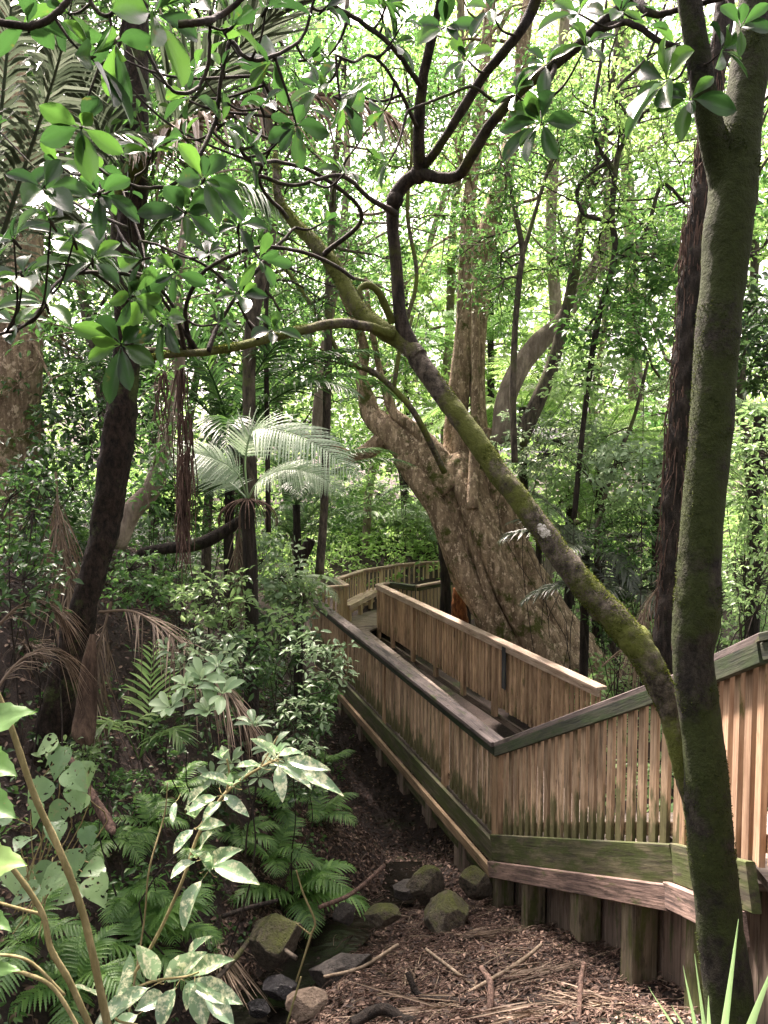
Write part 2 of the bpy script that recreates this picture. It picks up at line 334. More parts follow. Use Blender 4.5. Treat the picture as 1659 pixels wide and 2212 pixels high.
TM = dict(
 baluster=timber('timber_baluster', (.17, .108, .062), (.54, .4, .265), .18, (.085, .09, .035), dirt=.32, dc=(.08, .06, .042), var=.5, foot=.6),
 inner=timber('timber_inner', (.18, .11, .06), (.5, .345, .215), .16, (.12, .11, .04), dirt=.25, dc=(.08, .055, .04), var=.5, foot=.1),
 far=timber('timber_far', (.3, .22, .12), (.55, .45, .28), .15, dirt=.12, var=.3),
 fresh=timber('timber_fresh', (.24, .14, .085), (.48, .33, .215), .16, (.1, .1, .03), dirt=.22, dc=(.1, .07, .05), var=.5),
 railpale=timber('timber_rail_pale', (.24, .17, .12), (.5, .4, .31), .1, dirt=.3, dc=(.1, .075, .06)),
 raildark=timber('timber_rail_dark', (.06, .048, .045), (.2, .165, .15), .24, dirt=.45, dc=(.04, .035, .035)),
 railgreen=timber('timber_rail_green', (.02, .026, .02), (.07, .078, .048), .55, (.03, .048, .02), dirt=.35, dc=(.015, .02, .018)),
 fascia=timber('timber_fascia_green', (.035, .04, .022), (.13, .12, .07), .7, (.045, .062, .016), dirt=.45, sc=4),
 beam=timber('timber_beam', (.07, .05, .045), (.3, .21, .17), .15, dirt=.5),
 beamlight=timber('timber_beam_light', (.15, .1, .06), (.34, .25, .15), .2, dirt=.35),
 post=timber('timber_post_mossy', (.08, .07, .045), (.24, .2, .14), .5, (.07, .085, .025), dirt=.35, sc=4),
 mud=timber('timber_muddy', (.085, .065, .05), (.27, .21, .165), .3, (.06, .08, .03), dirt=.4, sc=3),
 deck=timber('timber_deck', (.1, .08, .065), (.26, .215, .175), .12, dirt=.3),
 blackpanel=timber('timber_black', (.012, .014, .016), (.04, .045, .05), .1, dirt=.2),
)
def rockmat(name, cd, cl, moss, mc=(.11, .13, .02)):
    m, t, p, N, L = newmat(name)
    n1 = noise(t, 7, 9, rough=.75); col = mix(t, noise(t, 2.5, 3), ramp(t, [(.38, cd), (.62, cl)], n1), ramp(t, [(.4, cd), (.6, cl)], noise(t, 28, 6, rough=.75)))
    vo = N('ShaderNodeTexVoronoi'); vo.inputs['Scale'].default_value = 42; tc = N('ShaderNodeTexCoord'); L(tc.outputs['Object'], vo.inputs['Vector'])
    pit = ramp(t, [(.12, (0, 0, 0)), (.3, (1, 1, 1))], vo.outputs['Distance'])
    g = N('ShaderNodeNewGeometry'); sx = N('ShaderNodeSeparateXYZ'); L(g.outputs['Normal'], sx.inputs[0])
    mf = ramp(t, [(.5, (0, 0, 0)), (.72, (1, 1, 1))], mth(t, 'ADD', mth(t, 'MULTIPLY', sx.outputs[2], .35*moss), mth(t, 'MULTIPLY', noise(t, 5, 6, rough=.7), .3+.5*moss)))
    col = mix(t, mf, col, mix(t, noise(t, 40, 3), tuple(c*.4 for c in mc), tuple(c*1.5 for c in mc)))
    L(col, p.inputs['Base Color']); p.inputs['Roughness'].default_value = .85
    bump(t, p, mth(t, 'ADD', mth(t, 'ADD', n1, mth(t, 'MULTIPLY', noise(t, 30, 6, rough=.75), .6)), mth(t, 'MULTIPLY', pit, .3)), 1., .05); return m
RM = dict(mossy=rockmat('rock_mossy', (.035, .03, .022), (.17, .14, .1), .93, (.085, .1, .018)), grey=rockmat('rock_grey', (.025, .022, .02), (.1, .088, .075), .5, (.05, .06, .015)),
          tan=rockmat('rock_tan', (.14, .1, .07), (.34, .26, .19), .3), wet=rockmat('rock_wet', (.012, .012, .014), (.05, .05, .052), .1))
RM['wet'].node_tree.nodes['Principled BSDF'].inputs['Roughness'].default_value = .25
def groundmat():
    m, t, p, N, L = newmat('soil')
    n1 = noise(t, 3, 10, rough=.75); n2 = noise(t, 24, 8, rough=.8)
    col = ramp(t, [(.3, (.012, .008, .007)), (.5, (.03, .02, .015)), (.68, (.09, .055, .042))], mth(t, 'ADD', mth(t, 'MULTIPLY', n1, .4), mth(t, 'MULTIPLY', n2, .6)))
    mf = ramp(t, [(.56, (0, 0, 0)), (.66, (1, 1, 1))], noise(t, .9, 8, rough=.75))
    col = mix(t, mf, col, mix(t, n2, (.015, .022, .006), (.07, .1, .025)))
    L(col, p.inputs['Base Color']); p.inputs['Roughness'].default_value = .95
    bump(t, p, n2, 1., .05); return m
SOIL = groundmat()
def watermat():
    m, t, p, N, L = newmat('stream_water'); p.inputs['Base Color'].default_value = (.012, .011, .009, 1); p.inputs['Roughness'].default_value = .06
    bump(t, p, noise(t, 9, 4), .35, .02); return m
WATER = watermat()


# ------------------------------------------------------------------ the ground
def g_xs(y): return np.interp(y, [-4, 3, 5, 6.3, 8, 9, 11, 14, 17, 25, 60], [-1.8, -1.6, -1.3, -1.0, -.3, .3, .35, -.3, -1.2, -3, -6])
def g_zs(y): return np.interp(y, [-4, 3, 5, 6.3, 8, 11, 14, 20, 27, 60, 200], [-4.1, -4.3, -4.5, -4.65, -4.95, -5.6, -5.7, -5.1, -3.9, -2.4, 0])
def Gz(x, y):
    x = np.asarray(x, float); y = np.asarray(y, float)
    xs, zs = g_xs(y), g_zs(y); d = xs-x
    dl = np.clip(d-.3, 0, None); far = smooth(y, 14, 30)
    hill = np.minimum(dl, 3.7)*(1.0-.55*far)+np.clip(dl-3.7, 0, 9)*(.42-.2*far)+np.clip(dl-12.7, 0, 60)*.12
    near = -4.95+.385*(8.3-y)+.1*(x-1.3)
    gr = near+(-4.95-near)*smooth(y, 7.9, 9.2)
    gr = gr+.75*smooth(x, 2.4, 5.5)*smooth(y, 8, 10)+np.clip(x-6, 0, 60)*.1
    gr = gr+(g_zs(y)+1.0-gr)*smooth(y, 16, 26)
    zr = zs+(gr-zs)*smooth(-d, .12, .95)
    z = np.where(d > 0, zs+hill, zr)
    P = np.stack([x, y, x*0], -1)
    return z+.055*fbm(P, 2.2)*smooth(np.abs(d), .1, .6)+.02*fbm(P, 9, 1)
def Gn(x, y, e=.05):
    gx = (Gz(x+e, y)-Gz(x-e, y))/(2*e); gy = (Gz(x, y+e)-Gz(x, y-e))/(2*e)
    return nrm(np.stack([-gx, -gy, np.ones_like(gx)], -1))
gu = np.linspace(-1, 1, 300); X = np.sinh(gu*4.2)/np.sinh(4.2)*150; gv = np.linspace(0, 1, 300); Y = -3+np.sinh(gv*4)/np.sinh(4)*330
XX, YY = np.meshgrid(X, Y); P = np.stack([XX, YY, Gz(XX, YY)], -1).reshape(-1, 3)
i = np.arange(299)[:, None]*300+np.arange(299)[None]; Fc = np.stack([i, i+1, i+301, i+300], -1).reshape(-1, 4)
mb = MB(); mb.add(P, Fc); tag(mb.build('ground', SOIL), None, kind='structure')
ys = np.linspace(2.5, 10, 40); mb = MB(); V = []
for y_ in ys:
    for s_ in (-.34, .34): V.append((g_xs(y_)+s_+.0, y_, g_zs(y_)+.045))
V = np.array(V); i = np.arange(39)[:, None]*2; mb.add(V, np.hstack([i, i+1, i+3, i+2])); tag(mb.build('stream_water', WATER), None, kind='structure')

# ------------------------------------------------------------------ timber
def board(name, p0, p1, wd, th, mat, parent=None, up=(0, 0, 1), bev=.005, sidecut=None):
    """a board from p0 to p1, wd across, th along UP; its own local X runs along the grain"""
    p0 = np.asarray(p0, float); p1 = np.asarray(p1, float); L = np.linalg.norm(p1-p0); T = (p1-p0)/L
    upv = np.asarray(up, float); B = nrm(np.cross(upv, T)); U = np.cross(T, B)
    h, t = wd/2, th/2; b = min(bev, t*.6, h*.6)
    prof = [(-h+b, -t), (h-b, -t), (h, -t+b), (h, t-b), (h-b, t), (-h+b, t), (-h, t-b), (-h, -t+b)]
    V = np.array([(x, a, c) for x in (0, L) for a, c in prof]); m = MB()
    m.add(V, np.array([(k, (k+1) % 8, 8+(k+1) % 8, 8+k) for k in range(8)]))
    m.F.append(np.arange(8)[None, ::-1]); m.A.append(np.array([.5])); m.F.append(np.arange(8, 16)[None]); m.A.append(np.array([.5]))
    o = bpy.data.objects.new(name, m.mesh(name, mat, (0, 0, 0), False)); COL.objects.link(o)
    o.rotation_euler = Matrix((T, B, U)).transposed().to_euler()
    base = p0
    if parent is not None: o.parent = parent; base = p0-np.asarray(parent.location, float)
    o.location = tuple(base); return o

RAIL, FLOOR = -3.06, -4.17
def rz(u, v, z=RAIL):
    """where the direction (u, v) meets the level z"""
    p = D(u, v, 1.); k = z/p[2]; return p*k
V2 = lambda p: np.array((p[0], p[1]))
nrail = [0]
def railing(name, label, A, B, top0, top1, bot0, bot1, side, mats, pitch=.14, bw=.078, bt=.03, posts=(), capw=.15, group='boardwalk railings', post_bot=None, post_w=.1, capth=.045, under=.09, phase=.5, skip=()):
    """railing from A to B (x, y); top0/1 heights of the handrail, bot0/1 of the baluster feet; side = outward normal sign"""
    mc, mu, mbal, mp = mats
    A = np.asarray(A, float); B = np.asarray(B, float); L = np.linalg.norm(B-A); T = (B-A)/L; N = np.array((T[1], -T[0]))*side
    t = thing(name, label, 'railing', (A[0], A[1], bot0), group)
    P3 = lambda s, off, z: np.array((*(A+T*s+N*off), z))
    zt = lambda s: top0+(top1-top0)*s/L; zb = lambda s: bot0+(bot1-bot0)*s/L
    board('handrail', P3(-.0, .0, top0-capth/2), P3(L, .0, top1-capth/2), capw, capth, mc, t)
    if under: board('under_rail', P3(.01, .045, top0-capth-under/2-.003), P3(L-.01, .045, top1-capth-under/2-.003), .042, under, mu, t)
    board('back_rail', P3(.01, -.04, zb(0)+.1), P3(L-.01, -.04, zb(L)+.1), .04, .09, mp, t)
    n = int(L/pitch); u0 = capth+.012
    for k in range(n):
        s = (k+phase)*L/n
        if any(abs(s-q) < post_w*.55+bw*.4 for q in posts): continue
        j = rng.normal()*.006; o = board('baluster', P3(s+j, 0, zb(s)+rng.normal()*.006), P3(s, 0, zt(s)-u0), bt*rng.uniform(.9, 1.1), bw*rng.uniform(.92, 1.06), mbal, t, up=(T[0], T[1], 0), bev=.003)
    for q in posts:
        board('post', P3(q, -.0, (zb(q)-.25) if post_bot is None else post_bot), P3(q, -.0, zt(q)-u0+.002), .075, post_w, mp, t, up=(T[0], T[1], 0))
    return t

C = V2(rz(1078, 1602)); Bp = V2(rz(690, 1302)); A2 = V2(rz(672, 1280)); A1 = V2(rz(682, 1268)); K1 = V2(rz(749, 1263)); K2 = V2(rz(727, 1249))
K3 = V2(rz(785, 1230)); K4 = V2(rz(858, 1218)); K5 = V2(rz(920, 1212.5)); K6 = V2(rz(956, 1210)); I1 = V2(rz(1300, 1484)); I0 = V2(rz(817, 1261))
J1 = V2(rz(842, 1257)); J2 = V2(rz(898, 1264.5)); J3 = V2(rz(960, 1226))
E = V2(D(1488, 1450, 4.9)); EZ = D(1488, 1450, 4.9)[2]; G2 = V2(D(1670, 1366, 3.75)); GZ = D(1670, 1366, 3.75)[2]
K7 = K6+np.array((3.2, .5)); J4 = J3+np.array((3., .9))
out = (TM['raildark'], TM['railgreen'], TM['baluster'], TM['inner'])
inn = (TM['railpale'], TM['railpale'], TM['inner'], TM['inner'])
farm = (TM['railpale'], TM['railpale'], TM['far'], TM['far'])
Lo = np.linalg.norm(Bp-C)
railing('railing', 'long near railing of the lower boardwalk with a wide black weathered handrail', C, Bp, RAIL, RAIL, FLOOR+.03, FLOOR+.03, -1, out, posts=[.045, 1.55, 4.1, 6.6], capw=.2, capth=.05, under=.1)
railing('railing', 'short dark stretch of railing behind the silver fern at the bend of the boardwalk', Bp, A2, RAIL-.002, RAIL-.002, FLOOR, FLOOR, -1, out)
railing('railing', 'short railing hidden in leaves between the silver fern frond and the bench bay', A2, A1, RAIL-.004, RAIL-.004, FLOOR, FLOOR, -1, farm)
railing('railing', 'short pale railing left of the bench ending in a thick corner post', A1, K1, RAIL, RAIL, FLOOR, FLOOR, -1, farm, pitch=.12, bw=.05, bt=.04, posts=[np.linalg.norm(K1-A1)-.05])
railing('railing', 'very short return of railing at the left end of the bench', K1, K2, RAIL-.003, RAIL-.003, FLOOR, FLOOR, -1, farm, pitch=.13, bw=.05)
railing('railing', 'pale slatted railing directly behind the bench', K2, K3, RAIL, RAIL, FLOOR, FLOOR, -1, farm, pitch=.16, bw=.05, posts=[1.75])
railing('railing', 'pale railing right of the bench back, at the first bend of the far curve', K3, K4, RAIL-.003, RAIL-.003, FLOOR, FLOOR, -1, farm, pitch=.16, bw=.05, posts=[.8])
railing('railing', 'pale railing at the middle of the far curve of the boardwalk', K4, K5, RAIL, RAIL, FLOOR, FLOOR, -1, farm, pitch=.16, bw=.05, posts=[.05])
railing('railing', 'last pale railing of the far curve, running in behind the giant trunk', K5, K7, RAIL-.003, RAIL-.003, FLOOR, FLOOR, -1, farm, pitch=.16, bw=.05, posts=[.05, 1.6, 3.2])
railing('railing', 'long inner railing of close pink brown boards with a pale handrail, against the giant trunk', I0, I1, RAIL, RAIL, FLOOR-.07, FLOOR-.07, 1, inn, pitch=.13, bw=.082, bt=.03, posts=[.06, 1.1, 2.45, 3.75, 5.1, 6.4, 8.1], post_bot=FLOOR-.28, post_w=.13, capw=.17)
bp_ = I0+(I1-I0)*.705
railing('railing', 'short stub of railing closing the far end of the long inner railing', I0, J1, RAIL-.003, RAIL-.003, FLOOR, FLOOR, -1, inn)
railing('railing', 'low green tinged railing across the gap behind the inner railing', J1, J2, RAIL, RAIL, FLOOR, FLOOR, 1, (TM['railgreen'], TM['fascia'], TM['far'], TM['far']))
railing('railing', 'green stained railing rising behind the inner railing towards the black trunk', J2, J4, RAIL-.003, RAIL-.003, FLOOR-.1, FLOOR-.1, 1, (TM['railpale'], TM['fascia'], TM['far'], TM['far']))
stz = FLOOR+.05
ebz = D(1488, 1826, 4.9)[2]; gbz = D(1670, 1868, 3.75)[2]
railing('railing', 'sloping stair railing with dark green handrail between the near corner and the mossy trunk', C, E, RAIL-.008, EZ, stz, ebz, 1, (TM['raildark'], TM['railgreen'], TM['baluster'], TM['inner']), pitch=.145, bw=.085, bt=.03, capw=.13, posts=[.03], under=.1)
railing('railing', 'orange brown railing right of the mossy trunk at the photo edge', E, G2, EZ+.004, GZ, ebz, gbz, 1, (TM['raildark'], TM['railgreen'], TM['fresh'], TM['inner']), pitch=.14, bw=.085, bt=.035, capw=.13, under=.11, posts=[.05])
H2 = G2+np.array((.25, -1.9))
railing('railing', 'upper railing beyond the photo edge', G2, H2, GZ, GZ+.7, gbz, gbz+.7, 1, (TM['railgreen'], TM['railgreen'], TM['fresh'], TM['inner']), pitch=.14, bw=.085)

# the deck, its beams and piles
bw_ = thing('boardwalk', 'timber boardwalk deck with green mossy edge beams winding past the giant trunk', 'boardwalk', (C[0], C[1], FLOOR))
def boards(poly0, poly1, z0, z1, width=.14, name='deck_boards', mat=TM['deck']):
    """planks laid across between two edge lines"""
    poly0, poly1 = np.array(poly0), np.array(poly1); m = MB()
    L = max(np.linalg.norm(poly0[-1]-poly0[0]), np.linalg.norm(poly1[-1]-poly1[0])); n = max(1, int(L/width))
    for k in range(n):
        a0, a1 = k/n, (k+.93)/n; q = [poly0[0]+(poly0[1]-poly0[0])*a0, poly1[0]+(poly1[1]-poly1[0])*a0, poly1[0]+(poly1[1]-poly1[0])*a1, poly0[0]+(poly0[1]-poly0[0])*a1]
        z = z0+(z1-z0)*k/n; dz = rng.normal()*.002
        V = [(*p, z+dz) for p in q]+[(*p, z-.045) for p in q]
        m.add(V, np.array([(0, 1, 2, 3), (4, 7, 6, 5), (0, 4, 5, 1), (1, 5, 6, 2), (2, 6, 7, 3), (3, 7, 4, 0)]))
    return m.build(name, mat, bw_, smooth_=False)
dlt = nrm(Bp-C); nn = np.array((-dlt[1], dlt[0])); nn = nn if nn@(I1-C) > 0 else -nn
boards([C, Bp], [C+nn*1.4, I0-nn*.35], FLOOR, FLOOR)
boards([Bp, A1], [I0-nn*.02, J1], FLOOR-.004, FLOOR-.004)
boards([A1, K2], [J1, J2], FLOOR, FLOOR)
boards([K2, K5], [J2, J3], FLOOR-.004, FLOOR-.004)
boards([K5, K7], [J3, J4], FLOOR, FLOOR)
def edge(A, B, z0, z1, off, th, wd, mat, name, side=-1, parent=bw_, e0=0, e1=0):
    A, B = np.array(A), np.array(B); T = nrm(B-A); N = np.array((T[1], -T[0]))*side
    A = A-T*e0; B = B+T*e1
    return board(name, (*(A+N*off), z0), (*(B+N*off), z1), wd, th, mat, parent)
edge(C, Bp, FLOOR-.13, FLOOR-.13, .055, .25, .05, TM['fascia'], 'edge_beam', e0=.02)
edge(C, Bp, FLOOR-.335, FLOOR-.335, .10, .12, .05, TM['beamlight'], 'lower_beam', e0=.05)
edge(C, Bp, FLOOR-.5, FLOOR-.5, .02, .2, .05, TM['fascia'], 'joist', e0=.02)
edge(Bp, A2, FLOOR-.13, FLOOR-.13, .055, .25, .05, TM['fascia'], 'edge_beam')
edge(I1, I0, FLOOR-.34, FLOOR-.34, .1, .12, .05, TM['mud'], 'edge_beam', 1)
edge(C, E, stz-.13, ebz-.13, .055, .26, .05, TM['fascia'], 'edge_beam', 1)
edge(C, E, stz-.36, ebz-.345, .1, .16, .05, TM['beam'], 'lower_beam', 1, e0=-.03)
edge(E, G2, ebz-.12, gbz-.12, .055, .24, .05, TM['fascia'], 'edge_beam', 1)
edge(E, G2, ebz-.34, gbz-.34, .1, .16, .05, TM['beam'], 'lower_beam', 1)
T1 = nrm(Bp-C); N1 = np.array((T1[1], -T1[0]))*-1
for k, s in enumerate((.85, 2.0, 3.1, 4.2, 5.4, 6.8)):
    p = C+T1*s+N1*.02
    zg = float(Gz(*p))
    board('pile', (*p, max(FLOOR-.75, zg-.05) if k else zg-.1), (*p, FLOOR-.05), .1, .19, TM['mud'], bw_, up=(*T1, 0))
    p = p+T1*.21-N1*.02; board('pile', (*p, max(FLOOR-.72, zg-.05) if k else zg-.1), (*p, FLOOR-.05), 0.09, .17, TM['mud'], bw_, up=(*T1, 0))
    q = p-N1*1.15; board('pile', (*q, float(Gz(*q))-.1), (*q, FLOOR-.05), .12, .12, TM['mud'], bw_, up=(*T1, 0))
# stair treads behind the sloping railing
TS = nrm(E-C); NS = np.array((TS[1], -TS[0])); NS = NS if NS@(I1-C) > 0 else -NS; LS = np.linalg.norm(E-C)
st = thing('stairway', 'timber steps climbing behind the sloping stair railing', 'stairs', (C[0], C[1], FLOOR))
for k in range(9):
    s = (k+.5)*LS/9; z = FLOOR+(ebz-stz)*(k+1)/9; a = C+TS*s+NS*.06; b = a+NS*1.7
    board('tread', (*a, z-.05), (*b, z-.05), LS/9*.96, .05, TM['deck'], st)
TS2 = nrm(G2-E); NS2 = np.array((-TS2[1], TS2[0])); NS2 = NS2 if NS2[0] > 0 else -NS2
for k in range(8):
    a = E+TS2*(k+.5)*.3+NS2*.06; z = ebz+.02+k*.1; board('tread', (*a, z), (*(a+NS2*1.6), z), .27, .05, TM['deck'], st)
# muddy retaining wall below the stairs
rw = thing('retaining_wall', 'muddy timber retaining wall with square posts beneath the stair railing', 'retaining wall', (C[0], C[1], -5))
OS = -NS
def wpt(s, off): return C+TS*s-OS*-off
s = .02
while s < LS+1.2:
    wd_ = rng.uniform(.17, .25); p = (C+TS*(s+wd_/2)+NS*.17) if s < LS else (E+TS2*(s-LS+wd_/2)+NS2*.17)
    zt_ = min(stz+(ebz-stz)*s/LS-.1, gbz+.1); zb_ = float(Gz(*(p-NS*.2)))-.15
    board('wall_plank', (*p, zb_), (*p, zt_), .04, wd_-.003, TM['mud'], rw, up=(*(TS if s < LS else TS2), 0)); s += wd_
for s in (.12, .95, 2.05, 2.9, 3.7):
    p = C+TS*s+NS*.02; zt_ = stz+(ebz-stz)*s/LS-.3; zb_ = float(Gz(*p))-(.1 if s != 2.05 else -.12)
    o = board('post', (*p, zb_), (*p, zt_), .2, .15 if s < 2 else .19, TM['post'], rw, up=(*TS, 0), bev=.012)
for s in (.45, .95, 1.4, 1.8, 2.4):
    p = C+TS*s+NS*.05; z = stz+(ebz-stz)*s/LS-.42
    board('joist_end', (*p, z), (*(p+NS*.5), z), .045, .16, TM['mud'], rw)
# bench in the bay
ba, bb = np.array(K2)+np.array((.35, -.25)), np.array(K3)+np.array((.35, -.35))
ba = V2(rz(757, 1308, FLOOR+.45)); bb = V2(rz(829, 1270, FLOOR+.45)); bt_ = nrm(bb-ba); bn = np.array((-bt_[1], bt_[0]))
bench = thing('bench', 'slatted timber bench in the bay at the far end of the boardwalk', 'bench', (*ba, FLOOR))
for k in range(3):
    o_ = bn*(.06+k*.125); board('seat_slat', (*(ba+o_), FLOOR+.43), (*(bb+o_), FLOOR+.43), .115, .045, TM['railpale'], bench)
board('seat_frame', (*(ba+bn*.02), FLOOR+.36), (*(bb+bn*.02), FLOOR+.36), .04, .09, TM['railpale'], bench)
for s in (.18, 1.1, 2.0):
    p = ba+bt_*s+bn*.1; board('leg', (*p, FLOOR), (*p, FLOOR+.405), .1, .12, TM['far'], bench, up=(*bt_, 0))
# dark panel screwed to the inner railing
TI = nrm(I1-I0); NI = np.array((TI[1], -TI[0])); NI = NI if NI@(C-I1) > 0 else -NI
pp = V2(rz(1070, 1392)); s = (pp-I0)@TI; p = I0+TI*s+NI*.062
board('black_panel', (*p, RAIL-.78), (*p, RAIL-.06), .02, .13, TM['blackpanel'], None, up=(*TI, 0))
tag(bpy.data.objects['black_panel'], 'narrow black board fixed upright on a post of the inner railing', 'board')
# ------------------------------------------------------------------ trees
def limb(mb, rows, seg=10, rough=.07, rs=5., n=None, fl=0.):
    P, r = trace(rows, n or max(10, len(rows)*7)); P = P+(fbm(P, 2.5, 1)*.0)[:, None]
    tube(mb, P, r, seg, rough, rs, flute=fl); return P, r
def wander(p, d, L, n=7, bend=.35, grav=0.):
    P = [np.asarray(p, float)]; d = nrm(np.asarray(d, float))
    for _ in range(n):
        d = nrm(d+rng.normal(size=3)*bend*.4+np.array((0, 0, grav))); P.append(P[-1]+d*L/n)
    return np.array(P)
def grow(wb, lb, P, r, nb, L, t0=.45, lm=None, leaf=.1, k=10, sub=4, up=.25, twig=.012, t=T_LEAF, asp=.45, spread=.22, bias=None, drop=0.):
    """branches with leafy twigs from the limb P; returns the leaf centres"""
    C_ = []
    for b in range(nb):
        s = t0+(1-t0)*(b+rng.uniform())/nb; i = min(int(s*(len(P)-1)), len(P)-1); d = rdir(1, .5, up)[0]
        if bias is not None: d = nrm(d+np.asarray(bias))
        l = L*rng.uniform(.6, 1.25); Q = wander(P[i], d, l, 7, .5, .02-drop); r0 = min(r[i]*.5, .012+l*.011)
        tube(wb, Q, np.linspace(r0, .006, len(Q)), 5, cap=False)
        for q in range(sub):
            j = rng.integers(2, 8); S = wander(Q[j], nrm(nrm(Q[j]-Q[j-1])+rdir(1, .7, .1)[0]), l*rng.uniform(.25, .5), 4, .6, -drop)
            tube(wb, S, np.linspace(min(r0*.5, twig), .003, 5), 4, cap=False); C_ += [S[2], S[3], S[4]]
        C_ += [Q[5], Q[6], Q[7]]
    C_ = np.array(C_); clusters(lb, C_, k, spread, leaf, asp, t, flat=.55, jit=.45); return C_

def tree(name, label, cat, limbs, bark, leaf=None, lm='small', group=None, crown=None, seg=10, rough=.07, base=None, dens=7, scale=1., moss=None):
    P0 = D(*limbs[0][0][:3]); b = np.array(P0) if base is None else np.array(base)
    t = thing(name, label, cat, b, group)
    wb, lb = MB(), MB()
    for k, l in enumerate(limbs):
        l = [(q_[0], q_[1], q_[2], q_[3]*scale) for q_ in l]; P, r = limb(wb, l, seg if k == 0 else max(6, seg-2), rough, n=len(l)*dens)
        if moss: mo = moss_on(P, r, moss[0]//(k*2+1), moss[1], moss[2]); mo.build('moss', LM['mossdark'], t)
        if crown and (crown.get('on') is None or k in crown['on']):
            a = {kk: v for kk, v in crown.items() if kk != 'on'}; grow(wb, lb, P, r, **a)
    wb.build('trunk' if len(limbs) < 2 else 'trunk', BM[bark], t)
    if lb.V: lb.build('foliage', LM[lm], t)
    return t

# --- the giant leaning tree: fused ribs of trunk, twisted left limb, twin uprights
g0 = D(1150, 1500, 15.4)
gt = thing('giant_tree', 'huge gnarled leaning tree with pale flaking fluted trunk behind the inner railing', 'tree', (g0[0], g0[1], float(Gz(g0[0], g0[1]))))
wb = MB()
core = [(1300, 1640, 13.6, 270), (1250, 1530, 13.6, 232), (1203, 1450, 13.6, 206), (1150, 1370, 13.6, 190), (1083, 1256, 13.7, 176), (1044, 1180, 13.8, 168), (1005, 1090, 13.9, 160), (975, 1020, 13.9, 140), (962, 985, 13.9, 100)]
KY = lambda q: [(u_, v_, y_*1.13, w_) for (u_, v_, y_, w_) in q]
P, r = trace(KY(core), 110); tube(wb, P, r, 90, .075, 1.6, flute=.07, fk=4)
ribs = [
 [(1190, 1560, 13.2, 90), (1120, 1440, 13.0, 74), (1060, 1340, 13.05, 56), (1010, 1240, 13.15, 50), (975, 1170, 13.3, 48), (945, 1100, 13.45, 50), (905, 1035, 13.6, 56), (870, 985, 13.7, 52)],
 [(1345, 1560, 13.3, 60), (1275, 1465, 13.2, 56), (1215, 1370, 13.15, 52), (1160, 1265, 13.2, 52), (1120, 1180, 13.3, 52), (1085, 1090, 13.4, 48), (1062, 1010, 13.6, 44), (1050, 930, 13.8, 36)],
 [(1260, 1560, 12.8, 100), (1190, 1440, 12.75, 78), (1120, 1320, 12.85, 60), (1075, 1230, 13.0, 52), (1035, 1140, 13.1, 50), (1005, 1060, 13.3, 46), (985, 990, 13.6, 34)],
 [(1300, 1550, 12.9, 90), (1235, 1450, 12.8, 60), (1170, 1350, 12.85, 40), (1110, 1270, 12.95, 24), (1078, 1200, 13., 20), (1058, 1130, 13.15, 26)],
 [(1180, 1530, 12.9, 50), (1110, 1400, 12.85, 34), (1062, 1300, 12.9, 22), (1035, 1220, 13.0, 18), (1015, 1140, 13.2, 22)],
]
for q in ribs: P, r = trace(KY(q), 80); tube(wb, P, r, 24, .09, 3.)
limbsg = [
 [(975, 1060, 13.7, 104), (920, 1000, 13.8, 86), (870, 960, 13.9, 70), (832, 925, 14.0, 58), (802, 895, 14.1, 46), (788, 850, 14.1, 34), (780, 810, 14.1, 26), (788, 760, 14., 22), (770, 700, 13.9, 18), (740, 640, 13.8, 12), (700, 560, 13.8, 8)],
 [(880, 960, 14.0, 40), (830, 950, 14.0, 42), (790, 978, 14., 38), (755, 986, 13.9, 30), (722, 970, 13.8, 24), (690, 955, 13.8, 14), (640, 930, 13.8, 8)],
 [(985, 1030, 13.6, 44), (930, 960, 13.7, 34), (880, 915, 13.8, 26), (850, 890, 13.9, 22), (835, 850, 13.9, 18), (820, 800, 14, 14), (800, 690, 14, 12), (790, 600, 14, 8)],
 [(990, 1060, 13.9, 90), (985, 960, 14., 60), (988, 880, 14., 50), (994, 812, 14., 45), (1002, 700, 14., 36), (1007, 562, 14., 32), (1012, 440, 14., 28), (1028, 330, 14.1, 26), (1045, 150, 14.2, 24), (1060, 0, 14.3, 22), (1075, -160, 14.4, 20)],
 [(1040, 1060, 13.8, 80), (1034, 920, 13.9, 40), (1032, 780, 14.1, 32), (1040, 662, 14.2, 34), (1054, 512, 14.3, 44), (1088, 375, 14.4, 40), (1113, 260, 14.5, 32), (1135, 60, 14.6, 28), (1160, -120, 14.8, 20)],
 [(1020, 1100, 13.0, 28), (1026, 960, 13.3, 22), (1028, 820, 13.5, 19), (1027, 640, 13.6, 18), (1024, 500, 13.7, 17), (1010, 400, 13.7, 13), (985, 300, 13.8, 10), (975, 150, 13.8, 8)],
]
lb = MB()
for k, q in enumerate(limbsg):
    P, r = trace(KY(q), len(q)*9); tube(wb, P, r, 22 if k < 3 else 14, .11 if k < 3 else .07, 3.)
    if k in (0, 3, 4): grow(wb, lb, P, r, 14 if k else 5, 2.6 if k else 1.4, .5, leaf=.11, k=9, sub=5, t=T_LEAF)
wb.build('trunk', BM['giant'], gt); lb.build('foliage', LM['small'], gt)

